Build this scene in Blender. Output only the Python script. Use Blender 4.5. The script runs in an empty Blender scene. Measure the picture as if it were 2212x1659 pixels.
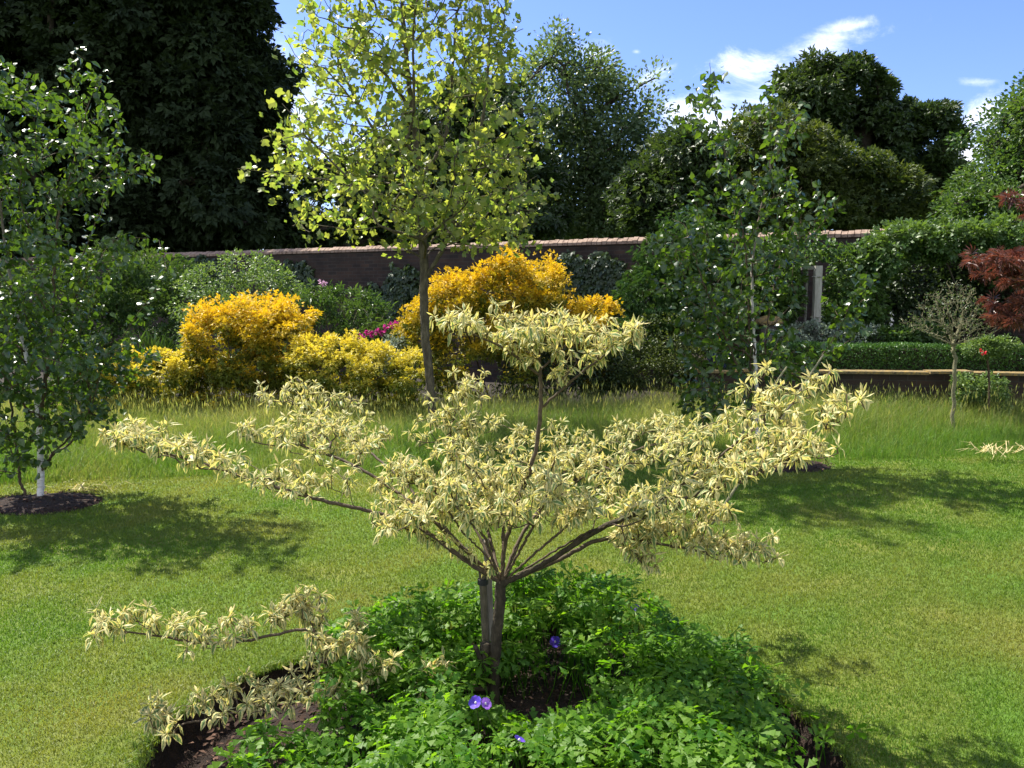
import bpy, math, random
import numpy as np
from mathutils import Vector
C = bpy.context.scene
R = math.radians
rng = np.random.default_rng(7)

# ------------------------------------------------------------------ camera
F, CX, CY, HZ, CH = 1841.0, 1106.0, 829.5, 640.0, 1.70      # measured on a 2212 px wide view of the photo
PITCH = math.atan((CY - HZ) / F)
cd = bpy.data.cameras.new('camera'); cam = bpy.data.objects.new('camera', cd)
C.collection.objects.link(cam); C.camera = cam
cd.sensor_width = 36; cd.lens = 36 * F / 2212; cd.clip_end = 3000; cd.clip_start = .05
cam.location = (0, 0, CH); cam.rotation_euler = (math.pi / 2 - PITCH, 0, 0)
CP, SP = math.cos(PITCH), math.sin(PITCH)
def ray(px, py):
    cx, cy = (px - CX) / F, -(py - CY) / F
    return np.array([cx, CP + cy * SP, -SP + cy * CP])
def at(px, py, D):
    d = ray(px, py); return np.array([0, 0, CH]) + d * (D / d[1])
def gnd(px, py, z=0.0):
    d = ray(px, py); return np.array([0, 0, CH]) + d * ((z - CH) / d[2])

# ------------------------------------------------------------------ light
SUN_EL, SUN_AZ = R(55), math.atan2(-.79, .61)
sdir = Vector((math.sin(SUN_AZ) * math.cos(SUN_EL), math.cos(SUN_AZ) * math.cos(SUN_EL), math.sin(SUN_EL)))
sl = bpy.data.lights.new('sun', 'SUN'); sl.energy = 5.0; sl.angle = R(.5); sl.color = (1, .95, .83)
so = bpy.data.objects.new('sun', sl); C.collection.objects.link(so)
so.rotation_euler = (-sdir).to_track_quat('-Z', 'Y').to_euler(); so.location = (-8, 6, 14)
C.view_settings.view_transform = 'Standard'; C.view_settings.look = 'None'
C.view_settings.exposure = 1.3; C.view_settings.gamma = 1
C.cycles.max_bounces = 8; C.cycles.diffuse_bounces = 4; C.cycles.transmission_bounces = 6; C.cycles.glossy_bounces = 2

w = bpy.data.worlds.new('World'); C.world = w; w.use_nodes = True
nt = w.node_tree; N = nt.nodes; L = nt.links; N.clear()
def nd(t, **k):
    n = N.new(t)
    for a, v in k.items(): setattr(n, a, v)
    return n
def math_(op, a, b=None, c=None, clamp=False):
    n = nd('ShaderNodeMath', operation=op); n.use_clamp = clamp
    for i, v in enumerate((a, b, c)):
        if v is None: continue
        if isinstance(v, (int, float)): n.inputs[i].default_value = v
        else: L.new(v, n.inputs[i])
    return n.outputs[0]
sky = nd('ShaderNodeTexSky', sky_type='NISHITA'); sky.sun_disc = False
sky.sun_elevation = SUN_EL; sky.sun_rotation = SUN_AZ; sky.air_density = 1.0; sky.dust_density = .7; sky.ozone_density = 2.2
hs = nd('ShaderNodeHueSaturation'); hs.inputs['Saturation'].default_value = 1.1; hs.inputs['Value'].default_value = 1.0
L.new(sky.outputs[0], hs.inputs['Color'])
tintm = nd('ShaderNodeVectorMath', operation='MULTIPLY'); L.new(hs.outputs[0], tintm.inputs[0]); tintm.inputs[1].default_value = (.68, .7, .98)
tc = nd('ShaderNodeTexCoord'); sx = nd('ShaderNodeSeparateXYZ'); L.new(tc.outputs['Generated'], sx.inputs[0])
ysafe = math_('MAXIMUM', sx.outputs[1], .05)
cu = math_('DIVIDE', sx.outputs[0], ysafe); cv = math_('DIVIDE', sx.outputs[2], ysafe)
cb = nd('ShaderNodeCombineXYZ'); L.new(cu, cb.inputs[0]); L.new(cv, cb.inputs[1])
n1 = nd('ShaderNodeTexNoise'); n1.inputs['Scale'].default_value = 9; n1.inputs['Detail'].default_value = 10; n1.inputs['Roughness'].default_value = .68; n1.inputs['Distortion'].default_value = .5
mpn = nd('ShaderNodeMapping'); mpn.inputs['Rotation'].default_value = (0, 0, R(-20)); mpn.inputs['Scale'].default_value = (1, 1.8, 1)
L.new(cb.outputs[0], mpn.inputs['Vector']); L.new(mpn.outputs[0], n1.inputs['Vector'])
noise = math_('SUBTRACT', n1.outputs[0], .5)
def cloud(px, py, rx, ry, ang, dens, amp, prev):
    d = ray(px, py); m = nd('ShaderNodeMapping', vector_type='TEXTURE')
    m.inputs['Location'].default_value = (d[0] / d[1], d[2] / d[1], 0); m.inputs['Rotation'].default_value = (0, 0, R(ang))
    m.inputs['Scale'].default_value = (rx / F, ry / F, 1)
    L.new(cb.outputs[0], m.inputs['Vector'])
    ln = nd('ShaderNodeVectorMath', operation='LENGTH'); L.new(m.outputs[0], ln.inputs[0])
    v = math_('ADD', math_('SUBTRACT', .72, ln.outputs['Value']), math_('MULTIPLY', noise, amp * 1.7))
    mr = nd('ShaderNodeMapRange', interpolation_type='SMOOTHSTEP'); mr.inputs[1].default_value = -.1; mr.inputs[2].default_value = 1.1; mr.inputs[4].default_value = dens
    L.new(v, mr.inputs[0])
    return mr.outputs[0] if prev is None else math_('MAXIMUM', prev, mr.outputs[0])
cm = None
for c in ((1760, 100, 260, 40, 14, .62, 1.9), (1850, 55, 120, 24, 12, .65, 1.9), (1640, 150, 210, 70, 12, .75, 2.0), (1680, 190, 200, 60, 0, .65, 2.0), (1500, 230, 160, 60, 15, .7, 2.0),
          (1400, 165, 85, 50, 25, .95, 1.6), (1290, 115, 80, 50, 10, .85, 1.8), (1375, 112, 22, 13, 0, .5, 2.4), (1540, 300, 230, 110, 5, .95, 1.5),
          (2150, 245, 100, 60, 20, .95, 1.5), (2090, 330, 100, 75, 30, .95, 1.4), (2050, 410, 150, 100, 0, .9, 1.4), (1930, 185, 26, 24, 0, .6, 2.2),
          (640, 250, 160, 260, 0, .4, 1.2), (610, 470, 110, 110, 0, .85, 1.4), (1380, 480, 500, 70, 0, .6, 2.0), (2100, 178, 60, 12, 0, .3, 2.0),
          (800, 320, 240, 90, 0, .4, 2.4), (3000, 300, 500, 120, 5, .9, 2.2), (-800, 100, 600, 120, 5, .8, 2.2)):
    cm = cloud(*c, cm)
bk = nd('ShaderNodeMapRange', interpolation_type='SMOOTHSTEP'); L.new(math_('ADD', math_('MULTIPLY', sx.outputs[1], -1.0), math_('MULTIPLY', noise, .3)), bk.inputs[0]); bk.inputs[1].default_value = .05; bk.inputs[2].default_value = .5; bk.inputs[4].default_value = .5
cm = math_('MAXIMUM', cm, bk.outputs[0])      # unseen bank of white cloud added behind the camera as neutral fill light
mx = nd('ShaderNodeMix', data_type='RGBA'); L.new(cm, mx.inputs[0]); L.new(tintm.outputs[0], mx.inputs[6]); mx.inputs[7].default_value = (8.6, 8.7, 9.0, 1)
bg = nd('ShaderNodeBackground'); bg.inputs['Strength'].default_value = .1
L.new(mx.outputs[2], bg.inputs['Color'])
wo = nd('ShaderNodeOutputWorld'); L.new(bg.outputs[0], wo.inputs['Surface'])

# ------------------------------------------------------------------ helpers
def nrm(a): return a / np.maximum(np.linalg.norm(a, axis=-1, keepdims=True), 1e-9)
def rdir(n): return nrm(rng.normal(size=(n, 3)))
def snoise(x, y, s=0):
    """smooth value in about -1..1, for patches"""
    r = np.random.default_rng(100 + s); o = 0
    for k in range(7):
        a = r.uniform(0, 6.28); f = r.uniform(.6, 2.4); p = r.uniform(0, 6.28)
        o = o + np.sin(f * (x * math.cos(a) + y * math.sin(a)) + p + .8 * np.sin(f * .7 * (y - x) + p))
    return o / 3.2

class Geo:
    def __init__(s): s.v = []; s.l = []; s.t = []; s.n = 0; s.tint = []; s.edge = []; s.smooth = False
    def add(s, v, faces, tint=None, edge=None):
        v = np.asarray(v, float).reshape(-1, 3)
        if not isinstance(faces, list) or isinstance(faces[0], tuple): faces = [faces]
        for f in faces:
            f = np.asarray(f, np.int64)
            s.l.append((f + s.n).ravel()); s.t.append(np.full(len(f), f.shape[1], np.int32))
        s.v.append(v); s.n += len(v)
        s.tint.append(np.full(len(v), .5) if tint is None else np.broadcast_to(tint, (len(v),)))
        s.edge.append(np.zeros(len(v)) if edge is None else np.broadcast_to(edge, (len(v),)))
    def build(s, name, mat, parent=None, smooth=None):
        v = np.concatenate(s.v); l = np.concatenate(s.l); t = np.concatenate(s.t)
        if parent is not None: v = v - BASE[parent.name]
        me = bpy.data.meshes.new(name)
        me.vertices.add(len(v)); me.vertices.foreach_set('co', v.astype(np.float32).ravel())
        me.loops.add(len(l)); me.loops.foreach_set('vertex_index', l.astype(np.int32))
        me.polygons.add(len(t)); st = np.concatenate(([0], np.cumsum(t)[:-1])).astype(np.int32)
        me.polygons.foreach_set('loop_start', st); me.polygons.foreach_set('loop_total', t)
        sm = s.smooth if smooth is None else smooth
        me.polygons.foreach_set('use_smooth', np.full(len(t), sm))
        for nm, dat in (('tint', s.tint), ('edge', s.edge)):
            a = me.attributes.new(nm, 'FLOAT', 'POINT'); a.data.foreach_set('value', np.concatenate(dat).astype(np.float32))
        me.update(calc_edges=True); me.validate()
        o = bpy.data.objects.new(name, me); me.materials.append(mat); C.collection.objects.link(o)
        if parent is not None: o.parent = parent; BASE[o.name] = BASE[parent.name]
        return o
BASE = {}
def tag(o, label=None, cat=None, group=None, kind=None):
    for k, v in (('label', label), ('category', cat), ('group', group), ('kind', kind)):
        if v: o[k] = v
    return o
def thing(name, base, label, cat, group=None):
    o = bpy.data.objects.new(name, None); C.collection.objects.link(o)
    o.location = [float(q) for q in base]; BASE[o.name] = np.array(base, float); o.empty_display_size = .1
    return tag(o, label, cat, group)

def box(g, lo, hi, tint=None):
    x0, y0, z0 = lo; x1, y1, z1 = hi
    g.add([(x0, y0, z0), (x1, y0, z0), (x1, y1, z0), (x0, y1, z0), (x0, y0, z1), (x1, y0, z1), (x1, y1, z1), (x0, y1, z1)],
          [(0, 3, 2, 1), (4, 5, 6, 7), (0, 1, 5, 4), (1, 2, 6, 5), (2, 3, 7, 6), (3, 0, 4, 7)], tint)
def beam(g, a, b, wx, wy, side=None):
    """box beam from a to b"""
    a = np.asarray(a, float); b = np.asarray(b, float); t = nrm(b - a)
    s = np.array(side if side is not None else ((1, 0, 0) if abs(t[2]) > .7 else (0, 0, 1)), float)
    s = nrm(s - t * s.dot(t)); u = np.cross(t, s)
    v = [p + s * wx * i / 2 + u * wy * j / 2 for p in (a, b) for i, j in ((-1, -1), (1, -1), (1, 1), (-1, 1))]
    g.add(v, [(0, 3, 2, 1), (4, 5, 6, 7), (0, 1, 5, 4), (1, 2, 6, 5), (2, 3, 7, 6), (3, 0, 4, 7)])
def tube(g, pts, rad, sides=6, caps=True, tint=None, edge=None):
    pts = np.asarray(pts, float); rad = np.broadcast_to(np.asarray(rad, float), (len(pts),))
    t = nrm(np.gradient(pts, axis=0)); ref = np.array([.3, .9, .1]) if abs(t[0][2]) > .6 else np.array([0, 0, 1.])
    s = nrm(np.cross(t, ref)); u = np.cross(s, t); a = np.linspace(0, 2 * np.pi, sides, endpoint=False)
    ring = pts[:, None] + rad[:, None, None] * (np.cos(a)[None, :, None] * s[:, None] + np.sin(a)[None, :, None] * u[:, None])
    n = len(pts); i = np.arange(n - 1)[:, None] * sides; j = np.arange(sides)[None]; k = (j + 1) % sides
    f = np.stack([i + j, i + k, i + sides + k, i + sides + j], -1).reshape(-1, 4)
    fs = [f]
    if caps: fs += [np.arange(sides)[::-1][None], (np.arange(sides) + (n - 1) * sides)[None]]
    g.add(ring.reshape(-1, 3), fs, tint, edge)
def lathe(g, c, prof, sides=24, tint=None):
    c = np.asarray(c, float); a = np.linspace(0, 2 * np.pi, sides, endpoint=False)
    v = np.array([[c[0] + r * math.cos(q), c[1] + r * math.sin(q), c[2] + z] for r, z in prof for q in a])
    n = len(prof); i = np.arange(n - 1)[:, None] * sides; j = np.arange(sides)[None]; k = (j + 1) % sides
    g.add(v, [np.stack([i + j, i + k, i + sides + k, i + sides + j], -1).reshape(-1, 4), np.arange(sides)[::-1][None], (np.arange(sides) + (n - 1) * sides)[None]], tint)
def smooth_path(p, k=4, jit=0.0):
    p = np.asarray(p, float)
    if len(p) < 2: return p
    q = np.concatenate([[2 * p[0] - p[1]], p, [2 * p[-1] - p[-2]]]); out = []
    for i in range(1, len(q) - 2):
        for s in np.arange(k) / k:
            a, b, c, d = q[i - 1], q[i], q[i + 1], q[i + 2]
            out.append(.5 * ((2 * b) + (c - a) * s + (2 * a - 5 * b + 4 * c - d) * s * s + (3 * b - a - 3 * c + d) * s ** 3))
    out.append(p[-1]); out = np.array(out)
    if jit: out[1:-1] += rng.normal(size=out[1:-1].shape) * jit
    return out

# leaf templates: x across, y along to the tip, z the normal; each gives verts, faces, edge value
def T_rhomb():
    return np.array([(0, 0, 0), (.32, .45, .07), (0, 1, -.06), (-.32, .45, .07)]), [np.array([(0, 1, 2), (0, 2, 3)])]
def T_ovate():
    return np.array([(0, 0, 0), (.34, .28, .07), (.27, .6, .06), (0, 1, -.1), (-.27, .6, .06), (-.34, .28, .07), (0, .3, 0), (0, .62, 0)]), \
        [np.array([(0, 1, 6), (0, 6, 5), (7, 2, 3), (7, 3, 4)]), np.array([(6, 1, 2, 7), (6, 7, 4, 5)])]
def T_tulip():
    o = [(0, 0), (.3, .02), (.5, .22), (.34, .42), (.5, .72), (.3, .82), (.05, .72)]
    v = [(x, y, abs(x) * .28 - .12 * y * y) for x, y in o] + [(-x, y, abs(x) * .28 - .12 * y * y) for x, y in o[1:]] + [(0, .4, 0)]
    n = len(v) - 1; r = list(range(0, 7)); l = [0] + list(range(7, 13))
    f = [(n, r[i], r[i + 1]) for i in range(6)] + [(n, l[i + 1], l[i]) for i in range(6)] + [(n, 6, 12)]
    return np.array(v), [np.array(f)]
def T_palm(lobes, spread, wid, teeth=True, cup=.15):
    v = [(0, 0, 0)]; f3 = []; f4 = []
    for k in range(lobes):
        q = (k - (lobes - 1) / 2) / max(lobes - 1, 1) * spread; ln = 1 - .28 * abs(q) / (spread / 2)
        d = np.array([math.sin(q), math.cos(q)]); s = np.array([d[1], -d[0]]); b = len(v)
        pr = [(.34, wid * .35), (.56, wid * 1.0), (.7, wid * 1.5), (.72, wid * .6), (.9, wid * .9), (.91, wid * .35)] if teeth else [(.4, wid * .9), (.7, wid)]
        for y, x in pr:
            for sg in (1, -1):
                p = d * y * ln + s * x * sg; v.append((p[0], p[1], cup * y * y * (1 if sg > 0 else 1) - .32 * (y * ln) ** 2.2 + .05 * sg * (k % 2 - .5)))
        p = d * ln; v.append((p[0], p[1], cup * .7 - .35 * ln ** 2.2))
        m = len(pr); f3.append((0, b, b + 1))
        for i in range(m - 1): f4.append((b + 2 * i, b + 2 * i + 2, b + 2 * i + 3, b + 2 * i + 1))
        f3.append((b + 2 * m - 2, b + 2 * m, b + 2 * m - 1))
    return np.array(v), [np.array(f3), np.array(f4)]
def T_multi(k, ang, wid, tpl=None):
    """k narrow leaflets fanned about the base"""
    v = []; f = []
    for i in range(k):
        q = (i - (k - 1) / 2) / max(k - 1, 1) * ang; c, s = math.cos(q), math.sin(q); ln = 1 - .3 * abs(q) / max(ang / 2, .01)
        for x, y, z in ((0, 0, 0), (wid, .55, .05), (0, 1, -.12), (-wid, .55, .05)):
            y *= ln; v.append((x * c + y * s, -x * s + y * c, z))
        f += [(4 * i, 4 * i + 1, 4 * i + 2), (4 * i, 4 * i + 2, 4 * i + 3)]
    return np.array(v), [np.array(f)]
RHOMB, OVATE, TULIP = T_rhomb(), T_ovate(), T_tulip()
PALM = T_palm(5, 3.9, .135); CHEST = T_multi(5, 3.0, .17); MAPLE = T_multi(7, 2.9, .05); SPRAY = T_multi(5, 1.5, .09); FIVE = T_multi(3, 2.2, .24)
def leaves(g, tpl, pos, t, n, size, tint):
    T, fs = tpl; pos = np.asarray(pos); M = len(pos); k = len(T)
    if M == 0: return
    t = nrm(t); x = nrm(np.cross(t, n)); z = np.cross(x, t)
    size = np.broadcast_to(size, (M,)); tint = np.broadcast_to(tint, (M,))
    A = T[None, :, 0, None] * x[:, None] + T[None, :, 1, None] * t[:, None] + T[None, :, 2, None] * z[:, None]
    v = pos[:, None] + size[:, None, None] * A
    off = np.arange(M)[:, None, None] * k
    g.add(v.reshape(-1, 3), [(f[None] + off).reshape(-1, f.shape[1]) for f in fs], np.repeat(tint, k))

# ------------------------------------------------------------------ materials
def mat(name):
    m = bpy.data.materials.new(name); m.use_nodes = True; m.node_tree.nodes.clear()
    return m, m.node_tree.nodes, m.node_tree.links
def leafmat(name, c1, c2, tr=.45, rough=.45, spec=.4, boost=1.5, yel=(1.15, 1.1, .55)):
    """diffuse and glossy face with light passing through; tint picks the colour of each leaf"""
    m, n, l = mat(name)
    a = n.new('ShaderNodeAttribute'); a.attribute_name = 'tint'
    cr = n.new('ShaderNodeMix'); cr.data_type = 'RGBA'; l.new(a.outputs['Fac'], cr.inputs[0])
    cr.inputs[6].default_value = (*c1, 1); cr.inputs[7].default_value = (*c2, 1)
    p = n.new('ShaderNodeBsdfPrincipled'); l.new(cr.outputs[2], p.inputs['Base Color'])
    p.inputs['Roughness'].default_value = rough; p.inputs['Specular IOR Level'].default_value = spec
    vm = n.new('ShaderNodeVectorMath'); vm.operation = 'MULTIPLY'; l.new(cr.outputs[2], vm.inputs[0]); vm.inputs[1].default_value = tuple(boost * q for q in yel)
    t = n.new('ShaderNodeBsdfTranslucent'); l.new(vm.outputs[0], t.inputs['Color'])
    s = n.new('ShaderNodeMixShader'); s.inputs[0].default_value = tr; l.new(p.outputs[0], s.inputs[1]); l.new(t.outputs[0], s.inputs[2])
    o = n.new('ShaderNodeOutputMaterial'); l.new(s.outputs[0], o.inputs['Surface'])
    return m
def rough(name, c1, c2, scale=8, rg=.85, bump=.3, stretch=(1, 1, 1), c3=None, bs=None, spec=.3):
    m, n, l = mat(name)
    tcn = n.new('ShaderNodeTexCoord'); mp = n.new('ShaderNodeMapping'); mp.inputs['Scale'].default_value = stretch; l.new(tcn.outputs['Object'], mp.inputs[0])
    nz = n.new('ShaderNodeTexNoise'); nz.inputs['Scale'].default_value = scale; nz.inputs['Detail'].default_value = 8; nz.inputs['Roughness'].default_value = .65; l.new(mp.outputs[0], nz.inputs['Vector'])
    cr = n.new('ShaderNodeValToRGB'); cr.color_ramp.elements[0].position = .34; cr.color_ramp.elements[1].position = .66
    cr.color_ramp.elements[0].color = (*c1, 1); cr.color_ramp.elements[1].color = (*c2, 1)
    if c3: e = cr.color_ramp.elements.new(.5); e.color = (*c3, 1)
    l.new(nz.outputs['Fac'], cr.inputs[0])
    p = n.new('ShaderNodeBsdfPrincipled'); p.inputs['Roughness'].default_value = rg; p.inputs['Specular IOR Level'].default_value = spec; l.new(cr.outputs[0], p.inputs['Base Color'])
    nb = n.new('ShaderNodeTexNoise'); nb.inputs['Scale'].default_value = bs or scale * 4; nb.inputs['Detail'].default_value = 6; l.new(mp.outputs[0], nb.inputs['Vector'])
    b = n.new('ShaderNodeBump'); b.inputs['Strength'].default_value = bump; b.inputs['Distance'].default_value = .02; l.new(nb.outputs['Fac'], b.inputs['Height']); l.new(b.outputs[0], p.inputs['Normal'])
    o = n.new('ShaderNodeOutputMaterial'); l.new(p.outputs[0], o.inputs['Surface'])
    return m
M = {}
M['lawn'] = rough('lawn_turf', (.07, .14, .012), (.15, .155, .03), 1.1, .95, .6, bs=60, c3=(.085, .125, .014))
M['border'] = rough('border_soil', (.012, .009, .006), (.03, .022, .014), 10, .95, .8)
M['soil'] = rough('bark_soil', (.012, .0075, .005), (.045, .026, .017), 26, .95, 1.0, c3=(.024, .014, .01))
M['chip'] = leafmat('bark_chip', (.028, .015, .01), (.14, .08, .055), 0, .9, .2)
M['blade'] = leafmat('lawn_blade', (.085, .175, .014), (.23, .225, .05), .4, .5, .35, 1.3)
M['meadow'] = leafmat('meadow_blade', (.09, .19, .022), (.3, .29, .11), .42, .55, .3, 1.3)
M['straw'] = leafmat('dry_straw', (.5, .42, .2), (.62, .52, .28), .3, .6, .3, 1.0, (1.1, 1, .7))
M['geranium'] = leafmat('geranium_leaf', (.04, .125, .009), (.135, .24, .02), .48, .48, .25, 1.95, (1.2, 1.2, .4))
M['birch'] = leafmat('birch_leaf', (.028, .062, .014), (.065, .11, .018), .33, .33, .62, 2.2, (1.3, 1.25, .35))
M['tulip'] = leafmat('tulip_tree_leaf', (.12, .185, .04), (.31, .31, .075), .5, .4, .45, 1.65, (1.1, 1.12, .55))
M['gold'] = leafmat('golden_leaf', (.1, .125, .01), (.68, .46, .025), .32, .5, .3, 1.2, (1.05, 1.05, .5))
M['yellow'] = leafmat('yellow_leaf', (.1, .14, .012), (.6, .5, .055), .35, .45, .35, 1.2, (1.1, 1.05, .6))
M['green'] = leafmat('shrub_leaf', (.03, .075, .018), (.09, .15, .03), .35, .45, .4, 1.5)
M['lightgreen'] = leafmat('light_shrub_leaf', (.06, .12, .035), (.15, .22, .06), .38, .45, .4, 1.4)
M['dark'] = leafmat('dark_leaf', (.018, .036, .014), (.045, .075, .022), .25, .42, .4, 1.5)
M['chestnut'] = leafmat('chestnut_leaf', (.014, .024, .01), (.026, .042, .014), .12, .65, .15, 1.5)
M['oak'] = leafmat('oak_leaf', (.018, .038, .012), (.05, .08, .02), .3, .45, .4, 1.5)
M['olive'] = leafmat('olive_leaf', (.028, .05, .012), (.085, .11, .022), .35, .5, .3, 1.4)
M['willow'] = leafmat('grey_green_leaf', (.046, .085, .035), (.115, .165, .07), .4, .4, .45, 1.5)
M['conifer'] = leafmat('conifer_spray', (.022, .065, .016), (.075, .14, .03), .25, .5, .3, 1.4)
M['box'] = leafmat('box_leaf', (.03, .09, .016), (.08, .17, .03), .25, .4, .4, 1.3)
M['redmaple'] = leafmat('red_maple_leaf', (.075, .03, .025), (.17, .068, .045), .3, .38, .6, 1.6, (1.2, .8, .6))
M['grey'] = leafmat('grey_leaf', (.13, .17, .12), (.26, .31, .24), .25, .6, .3, 1.2, (1, 1, .8))
M['petal_red'] = leafmat('red_petal', (.5, .01, .02), (.7, .04, .06), .35, .5, .3, 1.2, (1, .8, .8))
M['petal_mag'] = leafmat('magenta_petal', (.35, .02, .16), (.55, .06, .3), .35, .5, .3, 1.2, (1, .8, 1))
M['petal_vio'] = leafmat('violet_petal', (.07, .05, .5), (.16, .075, .58), .35, .5, .3, 1.2, (1, .9, 1))
M['petal_lilac'] = leafmat('lilac_petal', (.34, .14, .62), (.42, .2, .68), .35, .5, .3, 1.2, (1, .9, 1))
M['petal_white'] = leafmat('white_petal', (.75, .72, .66), (.8, .78, .72), .35, .5, .3, 1.0, (1, 1, .95))
M['petal_pink'] = leafmat('pink_petal', (.62, .35, .5), (.7, .45, .58), .35, .5, .3, 1.0, (1, .9, 1))
M['stemgreen'] = leafmat('green_stem', (.08, .12, .03), (.14, .18, .05), .1, .5, .3)
M['bark'] = rough('grey_bark', (.05, .04, .026), (.15, .125, .08), 30, .9, .6, (1, 1, .35), c3=(.09, .075, .045))
M['darkbark'] = rough('dark_bark', (.025, .02, .015), (.07, .055, .04), 25, .9, .6, (1, 1, .4))
M['dogbark'] = rough('dogwood_bark', (.022, .017, .009), (.075, .058, .033), 40, .85, .5, (1, 1, .4), c3=(.042, .033, .018))
M['twig'] = rough('brown_twig', (.045, .032, .018), (.1, .07, .04), 60, .75, .2)
M['paletwig'] = rough('lichened_twig', (.1, .095, .05), (.24, .225, .13), 60, .9, .3)
M['whitebark'] = rough('white_birch_bark', (.38, .34, .3), (.74, .72, .68), 14, .7, .3, (1, 1, 3.0), c3=(.66, .63, .58))
def birchbark(m):      # the old wood is white, the young stems above about 1.5 m are still brown
    n, l = m.node_tree.nodes, m.node_tree.links; p = [q for q in n if q.type == 'BSDF_PRINCIPLED'][0]; src = p.inputs['Base Color'].links[0].from_socket
    tcn = n.new('ShaderNodeTexCoord'); sp = n.new('ShaderNodeSeparateXYZ'); l.new(tcn.outputs['Object'], sp.inputs[0])
    mr = n.new('ShaderNodeMapRange'); mr.inputs[1].default_value = 1.1; mr.inputs[2].default_value = 2.3; l.new(sp.outputs[2], mr.inputs[0])
    c = n.new('ShaderNodeMix'); c.data_type = 'RGBA'; l.new(mr.outputs[0], c.inputs[0]); l.new(src, c.inputs[6]); c.inputs[7].default_value = (.14, .11, .08, 1); l.new(c.outputs[2], p.inputs['Base Color'])
birchbark(M['whitebark'])
M['stake'] = rough('weathered_stake', (.15, .125, .095), (.33, .29, .23), 40, .9, .4, (1, 1, .12))
M['greywood'] = rough('grey_weathered_wood', (.2, .19, .16), (.36, .35, .31), 30, .9, .3, (1, 1, .15))
M['rubber'] = rough('black_rubber', (.012, .012, .012), (.03, .03, .03), 20, .6, .1)
M['lichen'] = rough('lichened_stone', (.07, .06, .045), (.32, .2, .045), 22, .95, .6, c3=(.2, .15, .07))
M['stone'] = rough('grey_stone', (.07, .065, .055), (.2, .18, .15), 14, .95, .5)
M['bluepot'] = rough('blue_glaze', (.012, .016, .05), (.025, .03, .09), 8, .25, .05, spec=.5)
M['cut'] = rough('cut_wood', (.35, .25, .15), (.55, .42, .28), 30, .8, .2)
def wallmat(name, b1, b2, mo, sx_=1.0):
    m, n, l = mat(name)
    tcn = n.new('ShaderNodeTexCoord'); mp = n.new('ShaderNodeMapping'); l.new(tcn.outputs['Object'], mp.inputs[0])
    mp.inputs['Rotation'].default_value = (R(90), 0, 0)
    br = n.new('ShaderNodeTexBrick'); br.inputs['Scale'].default_value = 1; br.inputs['Brick Width'].default_value = .225; br.inputs['Row Height'].default_value = .075; br.inputs['Mortar Size'].default_value = .006
    br.inputs['Color1'].default_value = (*b1, 1); br.inputs['Color2'].default_value = (*b2, 1); br.inputs['Mortar'].default_value = (*mo, 1); l.new(mp.outputs[0], br.inputs['Vector'])
    nz = n.new('ShaderNodeTexNoise'); nz.inputs['Scale'].default_value = 3; nz.inputs['Detail'].default_value = 8; l.new(tcn.outputs['Object'], nz.inputs['Vector'])
    mr = n.new('ShaderNodeMapRange'); mr.inputs[1].default_value = .3; mr.inputs[2].default_value = .7; mr.inputs[3].default_value = .55; mr.inputs[4].default_value = 1.25; l.new(nz.outputs[0], mr.inputs[0])
    vm = n.new('ShaderNodeVectorMath'); vm.operation = 'SCALE'; l.new(br.outputs[0], vm.inputs[0]); l.new(mr.outputs[0], vm.inputs['Scale'])
    p = n.new('ShaderNodeBsdfPrincipled'); p.inputs['Roughness'].default_value = .95; l.new(vm.outputs[0], p.inputs['Base Color'])
    b = n.new('ShaderNodeBump'); b.inputs['Strength'].default_value = .6; b.inputs['Distance'].default_value = .01; l.new(br.outputs['Fac'], b.inputs['Height']); b.invert = True; l.new(b.outputs[0], p.inputs['Normal'])
    o = n.new('ShaderNodeOutputMaterial'); l.new(p.outputs[0], o.inputs['Surface'])
    return m
M['brick'] = wallmat('old_brick', (.046, .026, .016), (.022, .015, .011), (.042, .035, .027))
M['coping'] = rough('brick_coping', (.13, .085, .06), (.28, .21, .155), 9, .9, .4, c3=(.27, .19, .14))
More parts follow.
